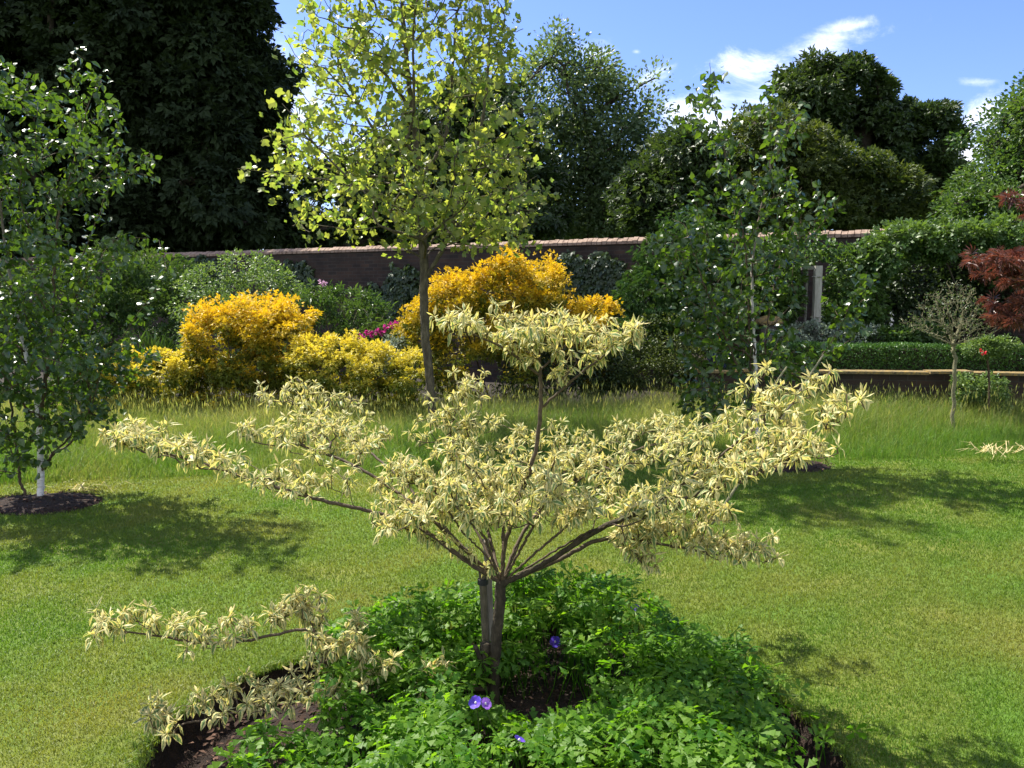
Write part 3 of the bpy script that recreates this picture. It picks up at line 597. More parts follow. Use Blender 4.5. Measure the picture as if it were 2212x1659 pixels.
shrub('grey_leaved_plant', 'soft grey green perennial between the yellow shrub and the golden one', 'plant', 11.6,
      [(855, 765, 35, 30, 1), (850, 800, 45, 40, 1)], 60, 30, .09, .05, 'grey', RHOMB, .3)
shrub('iris_clump', 'spiky iris leaves standing behind the low yellow shrub', 'plant', 11.5, [(310, 790, 60, 30, 1)], 40, 3, .1, .28, 'green', T_multi(3, .5, .035), .25, hang=-1.6, nst=6)
shrub('conifer', 'feathery green conifer in front of the wall left of the right birch', 'tree', 12.9,
      [(1480, 500, 60, 40, 1.2), (1470, 560, 90, 60, 1.2), (1430, 640, 90, 70, 1.2), (1520, 620, 110, 90, 1), (1400, 720, 80, 60, 1), (1510, 740, 120, 90, .8), (1580, 560, 50, 60, .8)], 420, 38, .17, .085, 'conifer', SPRAY, .8, hang=.5, flat=.6, nst=60)
shrub('evergreen_shrub', 'olive dark small leaved shrub at the foot of the conifer', 'shrub', 11.9,
      [(1440, 740, 75, 60, 1), (1380, 790, 70, 55, 1), (1490, 800, 80, 50, 1), (1330, 800, 60, 45, .8)], 240, 40, .12, .04, 'olive', RHOMB, .5)
shrub('dark_shrub', 'dark evergreen shrub in shade below the small golden shrub', 'shrub', 11.9,
      [(1250, 800, 110, 55, 1), (1160, 820, 90, 45, 1), (1310, 790, 60, 60, 1)], 160, 40, .12, .05, 'dark', RHOMB, .4)
# ivy on the wall
def ivy(label, ells, n, size=.11, m='dark', off=.12):
    ws = np.array([e[2] * e[3] for e in ells], float); ws /= ws.sum(); P = []
    for e, q in zip(ells, ws):
        k = int(n * q); a = rng.uniform(0, 6.28, k); r = rng.uniform(0, 1, k) ** .5 * (1 + .12 * np.sin(5 * a) + .1 * np.sin(9 * a + 1))
        for aa, rr in zip(a, r): P.append(wallpt(e[0] + e[2] * rr * math.cos(aa), e[1] + e[3] * rr * math.sin(aa), rng.uniform(.02, off)))
    P = np.array(P); P = P[P[:, 2] > .05]; k = len(P); b = wallpt(ells[0][0], 700, .06); b[2] = 0
    root = thing('ivy', b, label, 'ivy', 'ivy on the garden wall'); idx = rng.choice(k, 60, False)
    skeleton(root, [[b, b + [0, 0, .3]]], P[idx] + WN * .03, .004, M['darkbark'], bf=.3, rmax=.02, sides=4, names=('stem', 'branches'), jit=.0)
    g = Geo(); leaves(g, T_palm(3, 2.2, .2, False), P, nrm(rdir(k) * .7 - UP), nrm(-WN + rdir(k) * .5 + UP * .3), size * rng.uniform(.6, 1.3, k), rng.uniform(0, 1, k)); g.build('foliage', M[m], root)
ivy('ivy covering the wall between the tallest golden shrub and the conifer', [(1270, 620, 90, 75), (1200, 600, 60, 40), (1340, 680, 60, 60)], 2600)
ivy('ivy on the wall just left of the tulip tree trunk', [(870, 640, 45, 70), (830, 670, 60, 60)], 1300)
ivy('ivy patch on the wall behind the light green shrub', [(640, 600, 40, 40), (420, 590, 60, 40)], 900)

# ------------------------------------------------------------------ raised bed on the right with its hedge
RA, RB = np.array([2.5, 11.5]), np.array([9.2, 10.62]); rd_ = nrm(RB - RA); rn = np.array([-rd_[1], rd_[0]])
def rp(s, o, z): q = RA + rd_ * s + rn * o; return np.array([q[0], q[1], z])
RL = np.linalg.norm(RB - RA)
rt = thing('retaining_wall', rp(0, 0, 0), 'low brick retaining wall with orange lichened capstones in front of the hedge', 'wall')
g = Geo(); beam(g, rp(0, .12, .34), rp(RL, .12, .34), .68, .24, (0, 0, 1)); g.build('brickwork', M['brick'], rt)
g = Geo(); s = 0
while s < RL:
    l = rng.uniform(.35, .6); e = min(s + l - .008, RL); dz = rng.normal() * .004
    beam(g, rp(s, .11 + rng.normal() * .008, .7 + dz), rp(e, .11 + rng.normal() * .008, .7 + dz * 2), .034, .3, (0, 0, 1)); s += l
g.build('coping', M['lichen'], rt)
g = Geo(); g.add([rp(0, .24, .68), rp(RL, .24, .68), (9.2, 17.2 - .52 * 9.2, .68), (2.5, 17 - .52 * 2.5, .68)], np.array([(0, 1, 2, 3)]))
tag(g.build('raised_bed_soil', M['border']), kind='structure')
hd = thing('box_hedge', rp(.4, .55, .68), 'low clipped green box hedge along the raised bed', 'hedge')
g = Geo(); beam(g, rp(.6, .6, .84), rp(RL, .6, .84), .28, .36, (0, 0, 1)); g.build('twigs', M['darkbark'], hd)  # solid dark core added inside the leaves to block light
n = 34000; s = rng.uniform(.5, RL, n); o = rng.uniform(.34, .86, n); z = rng.uniform(.7, 1.03, n); top = rng.uniform(0, 1, n) < .45; fr = rng.uniform(0, 1, n) < .6
z[top] = 1.02 + rng.normal(size=top.sum()) * .012 + .012 * np.sin(s[top] * 5); o[~top & fr] = .36 + rng.normal(size=(~top & fr).sum()) * .018
q = RA + rd_ * s[:, None] + rn * o[:, None]; p = np.concatenate([q, z[:, None]], 1)
g = Geo(); leaves(g, RHOMB, p, nrm(rdir(n) + UP * .7), rdir(n), .032 * rng.uniform(.7, 1.3, n), rng.uniform(0, 1, n)); g.build('foliage', M['box'], hd)

# trellis screen, staddle stone, pot
def trellis():
    b = at(1762, 720, 12.6); b[2] = .68; t = thing('trellis_screen', b, 'grey weathered timber trellis screen with square post above the hedge', 'trellis')
    zt = at(1762, 574, 12.6)[2]; g = Geo(); beam(g, b, [b[0], b[1], zt], .1, .1, (1, 0, 0)); g.build('post', M['greywood'], t)
    d = nrm(np.array([-.5, .86, 0])); e = b + d * 1.5; g = Geo()
    for z in (zt - .03, .95): g = Geo(); beam(g, [*(b + d * .06)[:2], z], [*e[:2], z], .05, .06, (0, 0, 1)); g.build('rail', M['greywood'], t)
    for k in range(8):
        q = b + d * (.2 + .17 * k); g = Geo(); beam(g, [q[0], q[1], .976], [q[0], q[1], zt - .056], .022, .03, d); g.build('slat', M['greywood'], t)
    for z in (zt - .16, zt - .75): g = Geo(); lathe(g, (b[0], b[1], z), [(.084, -.006), (.09, 0), (.084, .006)], 4); g.build('wire', M['greywood'], t)
trellis()
def staddle():
    b = at(1660, 700, 12.5); b[2] = .68; t = thing('staddle_stone', b, 'mushroom shaped staddle stone capped with golden lichen beside the right birch', 'stone ornament'); zc = at(1660, 699, 12.5)[2]
    g = Geo(); g.smooth = True; lathe(g, b, [(.16, -.02), (.15, .05), (.11, zc - .68)], 14); g.build('pedestal', M['stone'], t)
    g = Geo(); g.smooth = True; lathe(g, (b[0], b[1], zc), [(.17, -.012), (.21, .0), (.215, .025), (.19, .06), (.13, .095), (.06, .11), (.01, .113)], 22); v = g.v[0]; v += rng.normal(size=v.shape) * .004; g.build('cap', M['lichen'], t)
staddle()
def pot():
    b = at(1552, 795, 11.75); b[2] = .685; t = thing('plant_pot', b, 'dark blue glazed plant pot on the raised bed beneath the conifer', 'pot')
    g = Geo(); g.smooth = True; lathe(g, b, [(.1, 0), (.13, .06), (.16, .16), (.172, .24), (.15, .242), (.13, .2)], 22); g.build('body', M['bluepot'], t)
    g = Geo(); g.smooth = True; lathe(g, b + [0, 0, .232], [(.176, 0), (.186, .012), (.182, .026), (.16, .03)], 22); g.build('rim', M['bluepot'], t)
    p = thing('pelargonium', b + [0, 0, .2], 'red flowered pelargonium growing in the dark blue pot', 'plant')
    g = Geo(); k = 130; c = b + [0, 0, .32] + rdir(k) * [.17, .17, .1]; leaves(g, T_palm(5, 4.4, .22, False), c, rdir(k), UP + rdir(k) * .5, .05, rng.uniform(0, 1, k)); g.build('foliage', M['green'], p)
    florets(p, 11.65, [(1546, 738), (1540, 741), (1552, 742), (1549, 727), (1538, 757)], 'petal_red', .035, 14)
    g = Geo()
    for px, py in ((1546, 738), (1540, 741), (1552, 742), (1549, 727), (1538, 757)): c = at(px, py, 11.65); tube(g, [b + [0, 0, .28], c], .004, 4)
    g.build('stem', M['stemgreen'], p)
pot()
# climber over the right end of the wall, with its dark hollow underneath
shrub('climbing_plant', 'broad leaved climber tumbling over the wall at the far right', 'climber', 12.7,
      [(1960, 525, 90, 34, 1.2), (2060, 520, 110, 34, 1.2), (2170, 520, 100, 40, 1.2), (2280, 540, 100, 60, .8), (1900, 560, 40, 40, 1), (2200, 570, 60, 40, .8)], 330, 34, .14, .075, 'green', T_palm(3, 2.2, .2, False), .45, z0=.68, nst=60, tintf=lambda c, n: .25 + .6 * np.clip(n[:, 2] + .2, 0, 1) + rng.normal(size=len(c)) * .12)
shrub('climbing_plant', 'dense leafy climber covering the trellis and wall beside the right birch', 'climber', 12.9,
      [(1840, 620, 50, 90, 1), (1680, 620, 45, 90, 1), (1830, 700, 50, 50, .8), (1860, 680, 40, 60, .8), (1720, 535, 80, 30, .6), (1680, 680, 40, 50, .8)], 280, 32, .14, .075, 'green', OVATE, .4, z0=.68, nst=60)
shrub('climbing_plant', 'dark shaded climber on the wall behind the small bare tree', 'climber', 13.2,
      [(2000, 620, 110, 60, 1), (2110, 640, 90, 70, 1), (1950, 690, 60, 50, .8), (2230, 660, 80, 90, .8)], 300, 32, .16, .075, 'dark', OVATE, .3, z0=.68, nst=60)
shrub('grey_leaved_plant', 'silvery grey leaved plant behind the hedge under the trellis post', 'plant', 12.3,
      [(1770, 722, 60, 24, 1), (1850, 725, 50, 22, 1), (1700, 730, 40, 22, .7)], 150, 34, .07, .04, 'grey', RHOMB, .25, z0=.68)
shrub('green_perennial', 'clump of low leafy plants behind the hedge below the dark climber', 'plant', 12.2,
      [(1930, 728, 60, 16, 1), (2010, 722, 50, 20, .6)], 80, 26, .07, .06, 'green', OVATE, .2, z0=.68)
def foxglove():
    b = at(1926, 740, 12.4); b[2] = .68; t = thing('foxglove', b, 'single white foxglove spire in front of the dark climber', 'flower')
    c = at(1926, 672, 12.4); g = Geo(); tube(g, [b, c], [.008, .004], 5); g.build('stem', M['stemgreen'], t)
    g = Geo(); k = 26; s = rng.uniform(.55, 1, k)[:, None]; a = rdir(k) * [1, 1, 0]; leaves(g, OVATE, b + (c - b) * s, nrm(a) - UP * .7, UP + rdir(k) * .3, .05, .5); g.build('flower_spike', M['petal_white'], t)
    g = Geo(); k = 16; leaves(g, OVATE, np.tile(b + [0, 0, .02], (k, 1)), nrm(rdir(k) * [1, 1, 0]) + UP * .6, UP + rdir(k) * .2, .18, .5); g.build('foliage', M['green'], t)
foxglove()

# ------------------------------------------------------------------ small trees on the right
def bare_tree():
    D = 10.0; b = gnd(2062, 953); b = np.array([at(2062, 860, D)[0], D, 0]); t = thing('small_ornamental_tree', b, 'small bare twigged lichened tree standing in the long grass', 'tree')
    init = [[b, at(2062, 800, D), at(2060, 745, D)]] + [[at(2060, 745, D)] + [at(x, y, D + dz) for x, y, dz in pts] for pts in (
        [(2035, 735, -.1), (1990, 710, -.2), (1965, 690, -.25)], [(2085, 738, -.1), (2115, 728, -.2), (2130, 715, -.25)], [(2050, 720, .1), (2030, 690, .2), (2025, 660, .2)],
        [(2070, 715, 0), (2080, 680, 0), (2075, 640, .05)], [(2045, 738, .2), (2010, 722, .35)], [(2090, 728, .2), (2110, 700, .3)])]
    att, _ = ellpts([(2060, 660, 55, 45, 1), (2040, 705, 80, 30, .8), (2065, 625, 28, 22, .7), (2110, 700, 40, 30, .7), (1985, 690, 35, 25, .8), (2020, 660, 35, 35, .7), (2095, 650, 35, 35, .6)], D, 520, .4)
    P, par, r, ch = skeleton(t, init, att, .002, M['paletwig'], bf=.5, scale=1, rmax=.022, jit=.008, maxmain=7)
    p, tn = along(P, par, r, .004, .036, .02); k = len(p); g = Geo(); leaves(g, RHOMB, p, nrm(tn + rdir(k)), rdir(k), .026, rng.uniform(0, 1, k)); g.build('foliage', M['willow'], t)
bare_tree()
def standard():
    D = 10.5; b = np.array([at(2138, 830, D)[0], D, 0]); t = thing('standard_rose', b, 'round headed clipped standard shrub with red roses beside the small bare tree', 'shrub')
    g = Geo(); g.smooth = True; tube(g, smooth_path([b, at(2137, 830, D), at(2132, 770, D), at(2134, 750, D)], 3), [.013] * 9 + [.012], 6) ; g.build('stem', M['twig'], t)
    cen, nor = ellpts([(2140, 748, 42, 20, 1), (2110, 752, 28, 16, 1), (2165, 745, 26, 16, 1)], D, 120, .2, .5); g = Geo(); clump_leaves(g, RHOMB, cen, nor, 34, .055, .034, tint=np.clip(rng.normal(.5, .2, len(cen)), 0, 1)); g.build('foliage', M['lightgreen'], t)
    florets(t, D - .28, [(2120, 757), (2127, 762), (2124, 764)], 'petal_red', .024, 10)
standard()
for px, lb in ((2085, 'bushy light green spurge at the foot of the small bare tree'), (2142, 'bushy light green spurge beside the right frame edge below the standard rose')):
    shrub('spurge', lb, 'plant', 10.75, [(px, 822, 24, 12, 1), (px + 6, 842, 30, 18, 1), (px + 4, 885, 30, 40, 1)], 90, 30, .06, .04, 'lightgreen', RHOMB, .18, 'spurges before the retaining wall', nst=16)
def redmaple():
    D = 9.0; b = np.array([at(2330, 800, D)[0], D, 0]); t = thing('japanese_maple', b, 'dark red cut leaf japanese maple reaching in from the right edge', 'tree')
    ells = [(2180, 565, 85, 12, 1.2), (2230, 590, 100, 14, 1.2), (2150, 545, 40, 8, .8), (2190, 655, 50, 13, 1.2), (2250, 690, 90, 14, 1), (2180, 685, 40, 12, .8), (2280, 450, 70, 14, .8), (2215, 430, 30, 12, .7), (2300, 540, 80, 30, 1), (2320, 640, 80, 20, .8), (2190, 610, 40, 9, .7)]
    cen, nor = ellpts(ells, D, 170, .5); skeleton(t, [[b, at(2320, 760, D), at(2300, 650, D), at(2290, 540, D), at(2280, 450, D)]], cen[::2], .003, M['darkbark'], bf=.45, rmax=.045)
    g = Geo(); clump_leaves(g, MAPLE, cen, nor * .3, 8, .1, .11, flat=.25, droop=.35, upn=1.4); g.build('crown', M['redmaple'], t)
redmaple()
# fallen dry leaves, sticks
def dry(label, c, n, ln, spread):
    g = Geo(); c = np.asarray(c)
    for _ in range(n):
        a = c + [rng.normal() * spread, rng.normal() * spread * .5, 0]; q = rng.uniform(0, 6.28); d = np.array([math.cos(q), math.sin(q), rng.uniform(.15, .9)]); l = ln * rng.uniform(.5, 1)
        m_ = a + d * l * .55; e = m_ + np.array([math.cos(q + rng.normal() * .7), math.sin(q), rng.uniform(-.7, .1)]) * l * .5; s = np.array([-math.sin(q), math.cos(q), 0]) * .0045
        g.add([a - s, a + s, m_ + s, m_ - s, e + s * .2, e - s * .2], np.array([(0, 1, 2, 3), (3, 2, 4, 5)]), rng.uniform(0, 1))
    o = g.build('dry_leaf_clump', M['straw']); tag(o, label, 'dry leaves')
dry('bleached straw coloured leaf clump lying in the long grass at the right', gnd(2150, 975, .1), 46, .26, .16)
dry('straw yellow bent leaves at the edge of the left mulch ring', gnd(175, 1058), 14, .3, .12)
for (x0, y0, D0, x1, y1, D1, lb) in ((1729, 842, 6.6, 1779, 766, 6.7, 'long pale bare stick slanting above the right of the variegated dogwood'), (1668, 840, 7.0, 1700, 792, 7.0, 'short pale bare stick left of the long slanting stick')):
    d = at(x1, y1, D1) - at(x0, y0, D0); a = at(x0, y0, D0); a0 = a - d * (a[2] / d[2]); a0[2] = 0
    g = Geo(); g.smooth = True; tube(g, smooth_path([a0, a, at(x1, y1, D1)], 4, .002), np.linspace(.011, .007, 9), 6); tag(g.build('garden_cane', M['paletwig']), lb, 'stick')

# ------------------------------------------------------------------ birches
def birch(label, D, stems, ells, natt, rd, base, size, step, dup):
    t = thing('birch_tree', base, label, 'tree', 'white stemmed birches'); att, _ = ellpts(ells, D, natt, rd); att = att[~((att[:, 0] / att[:, 1] > 630 / F) & (att[:, 0] / att[:, 1] < 672 / F) & (att[:, 2] > 1.35) & (att[:, 2] < 2.1))]   # the gap through which the trellis shows
    init = [[at(x, y, D + dz) for x, y, dz in s] for s in stems]
    P, par, r, ch = skeleton(t, init, att, .0022, M['whitebark'], M['twig'], bf=.42, rmax=.055, maxmain=len(stems), ex=2.25)
    p, tn = along(P, par, r, .0075, step, .015); p = np.concatenate([p + rng.normal(size=p.shape) * .03 for _ in range(dup)]); tn = np.concatenate([tn] * dup); px_ = CX + F * p[:, 0] / p[:, 1]; kk = ~((px_ > 1610) & (px_ < 1650) & (p[:, 1] < 8.4) & (p[:, 2] < 2.0) & (p[:, 2] > .9) & (rng.uniform(0, 1, len(p)) < .75)) & ~((px_ > 1636) & (px_ < 1700) & (np.abs(p[:, 2] - 1.5) < .09) & (rng.uniform(0, 1, len(p)) < .8)); p, tn = p[kk], tn[kk]; k = len(p)
    g = Geo(); leaves(g, OVATE, p, nrm(tn * .5 + rdir(k) * .75 - UP * .55), nrm(rdir(k) + UP * .35), size * rng.uniform(.65, 1.2, k), np.clip(rng.normal(.4, .3, k), 0, 1)); g.build('foliage', M['birch'], t)
    return k
k1 = birch('multi stemmed white birch at the left edge, in a mulch ring on the lawn', 7.0,
      [[(88, 1086, 0), (88, 1000, 0), (80, 880, 0), (55, 760, .05), (25, 620, .1), (5, 480, .1), (-10, 350, .1), (-15, 200, .1)],
       [(62, 1082, .05), (45, 1040, .08), (35, 960, .15), (20, 850, .3), (-30, 700, .4), (-80, 500, .5)],
       [(90, 1020, 0), (112, 985, -.1), (160, 930, -.25), (180, 880, -.3)],
       [(84, 930, 0), (100, 800, -.1), (115, 650, -.1), (125, 480, -.1), (165, 330, -.1), (190, 230, -.1), (215, 165, -.1)],
       [(80, 860, 0), (150, 700, .3), (180, 550, .4), (240, 400, .45)]],
      [(20, 250, 120, 120, .7), (150, 230, 80, 80, .7), (60, 420, 130, 90, .7), (240, 350, 75, 45, .8), (60, 580, 160, 110, 1), (190, 540, 80, 50, .8), (80, 740, 190, 120, 1.5), (240, 780, 70, 55, 1.1), (100, 880, 140, 75, 1.8), (60, 960, 90, 40, .9), (-120, 400, 130, 250, .5), (-80, 820, 120, 180, .8), (10, 150, 40, 35, .8), (215, 900, 40, 30, 1), (290, 330, 45, 16, 2), (230, 165, 28, 14, 2), (285, 520, 45, 18, 2), (315, 570, 30, 14, 1.6), (320, 745, 25, 18, 1.6)],
      800, .75, np.array([*gnd(85, 1086)[:2], 0]), .07, .04, 3)
k2 = birch('multi stemmed white birch right of centre behind the variegated dogwood', 8.4,
      [[(1640, 1012, 0), (1634, 850, 0), (1630, 740, 0), (1624, 600, 0), (1640, 470, .1), (1670, 330, .1), (1690, 250, .1)],
       [(1622, 1010, .05), (1622, 820, .05), (1618, 690, .1), (1612, 560, .1), (1590, 420, .1), (1560, 310, .1), (1540, 210, .1), (1533, 135, .1)],
       [(1652, 1012, .1), (1652, 800, .1), (1660, 680, .15), (1690, 560, .2), (1720, 460, .25)],
       [(1632, 900, 0), (1580, 760, -.2), (1530, 640, -.3), (1490, 520, -.3)], [(1630, 800, 0), (1720, 790, .2), (1840, 730, .3), (1850, 640, .3)], [(1660, 330, .1), (1668, 240, .1), (1670, 160, .1)]],
      [(1580, 620, 130, 150, 1), (1480, 500, 70, 80, .8), (1680, 470, 110, 110, .7), (1600, 740, 160, 90, 1.3), (1840, 640, 40, 90, .8), (1540, 840, 80, 50, 1.2), (1500, 880, 40, 35, 1.6), (1700, 790, 90, 50, 1), (1535, 190, 28, 60, 1.1), (1500, 240, 45, 40, .7), (1672, 210, 18, 55, 1), (1700, 270, 45, 50, .6), (1580, 290, 50, 50, .45), (1610, 400, 120, 70, .6), (1430, 590, 40, 60, .6), (1760, 450, 50, 60, .6)],
      640, .7, np.array([*gnd(1640, 1010)[:2], 0]), .084, .045, 2)

# ------------------------------------------------------------------ tulip tree
def tulip():
    D = 10.0; b = np.array([at(938, 900, D)[0], D, 0]); t = thing('tulip_tree', b, 'tall tulip tree with glowing yellow green lobed leaves in the long grass', 'tree')
    stems = [[b, at(930, 840, D), at(917, 700, D), at(915, 560, D), at(910, 430, D), at(895, 280, D), at(878, 130, D), at(868, 0, D), at(866, -200, D), at(870, -420, D)],
             [at(920, 600, D), at(965, 520, D - .1), at(1000, 410, D - .2), at(1030, 320, D - .25), at(1050, 200, D - .3), at(1060, 50, D - .3)],
             [at(912, 500, D), at(880, 400, D + .1), at(820, 300, D + .2), at(760, 200, D + .3), at(720, 100, D + .3)],
             [at(906, 390, D), at(960, 300, D + .2), at(975, 180, D + .3), at(985, 40, D + .4)], [at(912, 470, D), at(840, 440, D - .3), at(750, 400, D - .5), at(660, 380, D - .6)],
             [at(915, 540, D), at(980, 480, D + .4), at(1080, 430, D + .6), at(1160, 380, D + .7)], [at(890, 240, D), at(820, 150, D - .2), at(700, 60, D - .3)]]
    ells = [(900, 100, 220, 130, 1), (720, 120, 100, 110, .9), (1040, 130, 110, 130, .9), (880, -120, 230, 140, .9), (900, -320, 160, 130, .8), (760, 290, 150, 90, 1), (690, 340, 95, 60, 1), (960, 320, 180, 90, 1), (1110, 300, 90, 80, 1), (830, 440, 150, 70, 1.1), (1020, 440, 140, 70, 1.1), (1130, 420, 60, 60, 1), (940, 505, 190, 30, .9), (600, 395, 45, 25, .9), (690, 470, 70, 35, .8), (1080, 520, 90, 22, .7)]
    att, _ = ellpts(ells, D, 950, 1.5)
    P, par, r, ch = skeleton(t, stems, att, .004, M['bark'], bf=.4, rmax=.052, maxmain=7, jit=.004)
    p, tn = along(P, par, r, .0095, .085, .06); p = np.concatenate([p + rng.normal(size=p.shape) * .06 for _ in range(4)]); tn = np.concatenate([tn] * 4); k = len(p)
    g = Geo(); leaves(g, TULIP, p, nrm(tn * .3 + rdir(k) * .9 - UP * .45), nrm(rdir(k) * .9 + UP * .5), .084 * rng.uniform(.45, 1.25, k), np.clip(rng.normal(.4, .25, k), 0, 1)); g.build('foliage', M['tulip'], t)
    return k
k3 = tulip()

# ------------------------------------------------------------------ variegated dogwood
def dogwood():
    Db = 3.45; b = np.array([at(1065, 1500, Db)[0], Db, -.03]); t = thing('variegated_dogwood', b, 'tiered wedding cake dogwood with cream edged drooping leaves in the near bed', 'tree')
    Fk = (1083, 1262, 3.45); A = lambda *p: [at(*q) for q in p]
    trunk = [b, at(1068, 1460, Db), at(1074, 1360, Db), at(*Fk)]
    arms = [  # polyline, number of shoots, half spread (m)
        (A(Fk, (985, 1195, 3.4), (900, 1135, 3.45), (800, 1105, 3.45), (640, 1066, 3.45), (450, 1005, 3.42), (265, 955, 3.4)), 62, .2),
        (A(Fk, (960, 1140, 3.7), (850, 1020, 4.0), (740, 935, 4.3), (610, 855, 4.6)), 44, .26),
        (A(Fk, (1040, 1100, 3.8), (985, 975, 4.2), (960, 900, 4.4)), 12, .12), (A((1000, 1000, 4.1), (965, 950, 4.3), (1000, 860, 4.45), (1010, 835, 4.5)), 20, .14),
        (A(Fk, (1090, 1180, 3.47), (1120, 1080, 3.5), (1155, 980, 3.52), (1168, 870, 3.52), (1166, 775, 3.52)), 0, .1),
        (A((1168, 815, 3.52), (1100, 760, 3.45), (1020, 722, 3.4), (970, 716, 3.38)), 20, .13), (A((1172, 878, 3.52), (1270, 795, 3.45), (1330, 752, 3.42), (1375, 738, 3.4)), 22, .12),
        (A((1166, 775, 3.52), (1165, 725, 3.55), (1150, 702, 3.6)), 14, .14), (A((1167, 800, 3.52), (1230, 742, 3.6), (1285, 722, 3.68)), 14, .13), (A((1166, 780, 3.52), (1150, 750, 3.42), (1180, 735, 3.35)), 10, .12),
        (A(Fk, (1180, 1215, 3.42), (1300, 1140, 3.36), (1450, 1085, 3.3), (1600, 1035, 3.26), (1720, 965, 3.25), (1805, 900, 3.25)), 56, .22),
        (A((1400, 1100, 3.32), (1550, 990, 3.4), (1640, 915, 3.46), (1690, 855, 3.5)), 46, .24), (A((1450, 1085, 3.3), (1580, 1045, 3.22), (1690, 1005, 3.18), (1765, 985, 3.15)), 30, .16),
        (A(Fk, (1190, 1217, 3.45), (1310, 1163, 3.45), (1450, 1180, 3.42), (1560, 1200, 3.4), (1625, 1200, 3.38)), 40, .17), (A((1310, 1163, 3.45), (1375, 1205, 3.4), (1405, 1235, 3.38)), 5, .05), (A((1310, 1163, 3.45), (1430, 1150, 3.5), (1560, 1120, 3.6)), 26, .14),
        (A(Fk, (1150, 1120, 3.75), (1250, 1030, 4.0), (1380, 970, 4.2), (1480, 940, 4.35)), 56, .3),
        (A(Fk, (1000, 1210, 3.38), (940, 1165, 3.32), (890, 1130, 3.28)), 24, .16), (A(Fk, (1060, 1195, 3.4), (1040, 1150, 3.36), (1010, 1110, 3.34)), 22, .16), (A(Fk, (1150, 1200, 3.4), (1210, 1150, 3.36), (1260, 1110, 3.35)), 26, .17),
        (A(Fk, (1010, 1205, 3.42), (930, 1165, 3.42), (860, 1135, 3.42)), 26, .3), (A(Fk, (1050, 1200, 3.4), (1000, 1150, 3.35), (960, 1090, 3.32)), 26, .26), (A(Fk, (1120, 1195, 3.4), (1150, 1140, 3.36), (1180, 1080, 3.36)), 30, .26),
        (A(Fk, (1190, 1195, 3.44), (1280, 1145, 3.44), (1380, 1110, 3.42)), 30, .26), (A(Fk, (1090, 1190, 3.4), (1085, 1130, 3.38), (1070, 1040, 3.42)), 30, .28), (A(Fk, (1090, 1100, 3.9), (1100, 1000, 4.3), (1130, 945, 4.55)), 44, .3), (A(Fk, (940, 1130, 3.5), (840, 1050, 3.65), (730, 990, 3.75), (590, 945, 3.9)), 48, .24), (A(Fk, (1130, 1150, 3.6), (1200, 1070, 3.8), (1280, 1020, 3.95)), 40, .26), (A(Fk, (1020, 1130, 3.65), (960, 1050, 3.85)), 34, .24),
        (A((1062, 1490, 3.45), (930, 1480, 3.4), (780, 1470, 3.35), (708, 1435, 3.3), (690, 1382, 3.28), (650, 1360, 3.27), (480, 1390, 3.22), (300, 1368, 3.18), (228, 1364, 3.16)), 52, .15),
        (A((690, 1382, 3.28), (668, 1340, 3.35), (650, 1310, 3.4)), 11, .1),
        (A((930, 1480, 3.4), (800, 1478, 3.25), (660, 1500, 3.15), (520, 1535, 3.1), (420, 1560, 3.08), (330, 1575, 3.06)), 50, .16),
        (A((800, 1478, 3.25), (780, 1440, 3.2), (765, 1400, 3.2)), 16, .13), (A((930, 1480, 3.4), (940, 1462, 3.35)), 4, .05)]
    att = []
    for pl, ns, w_ in arms:
        pl = np.array(pl); seg = np.linalg.norm(np.diff(pl, axis=0), axis=1); cum = np.concatenate([[0], np.cumsum(seg)]) / seg.sum()
        lo = .42 if abs(pl[0][2] - at(*Fk)[2]) < .01 else .12
        for _ in range(int(ns * 1.45)):
            s = 1 - (1 - lo) * rng.uniform(0, 1) ** 1.15; c = np.array([np.interp(s, cum, pl[:, i]) for i in range(3)]); d = np.array([np.interp(min(s + .1, 1), cum, pl[:, i]) - np.interp(s - .1, cum, pl[:, i]) for i in range(3)]); h = nrm(np.array([-d[1], d[0], 0]))
            o = rng.uniform(-1, 1) * w_ * 1.3 * (1.1 - .5 * s); att.append(c + h * o + nrm(d) * abs(o) * .5 + UP * (rng.uniform(.0, .03) + abs(o) * .06))
    att = np.array(att); pxa = CX + F * att[:, 0] / att[:, 1]; ca = -(att[:, 2] - CH) / att[:, 1]; pya = HZ + F * ca * 1.02
    att = att[~((pxa > 870) & (pxa < 1330) & (pya > 1160) & (pya < 1300))]      # clear stems under the lowest tier
    init = [trunk] + [a[0] for a in arms]
    P, par, r, ch = skeleton(t, init, att, .0024, M['dogbark'], M['twig'], bf=.25, rmax=.026, maxmain=40, jit=.0016, names=('limb', 'twigs'), ex=2.35, scale=1)
    for o in t.children:
        if o.name == 'limb': BASE['trunk_'] = BASE['limb']; o.name = 'trunk'; break
    # shoots and whorls
    lv = Geo(); sh = lv; tips = [i for i in range(len(P)) if (not ch[i]) or par[i] >= 0 and r[i] < .0034]
    hang = {}
    V = []; Fq = []; E = []; TI = []; S = 7
    prof = np.array([.05, .06, .5, 1, .92, .55, .03])
    def leaf(base, az, el, ln, wd, bend, young, twist):
        d = np.array([math.cos(az), math.sin(az), 0]); p = base.copy(); q = el; step = ln / (S - 1); cv = []
        side = np.array([-d[1], d[0], 0])
        cl = []
        for i in range(S):
            cl.append(p.copy()); tdir = d * math.cos(q) + UP * math.sin(q); p = p + tdir * step; q -= bend / (S - 1) * (1.6 if i < 3 else .6); q = max(q, -1.5)
        cl = np.array(cl); tg = nrm(np.gradient(cl, axis=0)); sd = nrm(side[None] * math.cos(twist) + np.cross(tg, side) * math.sin(twist)); up = np.cross(sd, tg)
        hw = prof * wd * .5; fold = rng.uniform(.15, .6); wob = rng.normal(size=(S, 2)) * .12
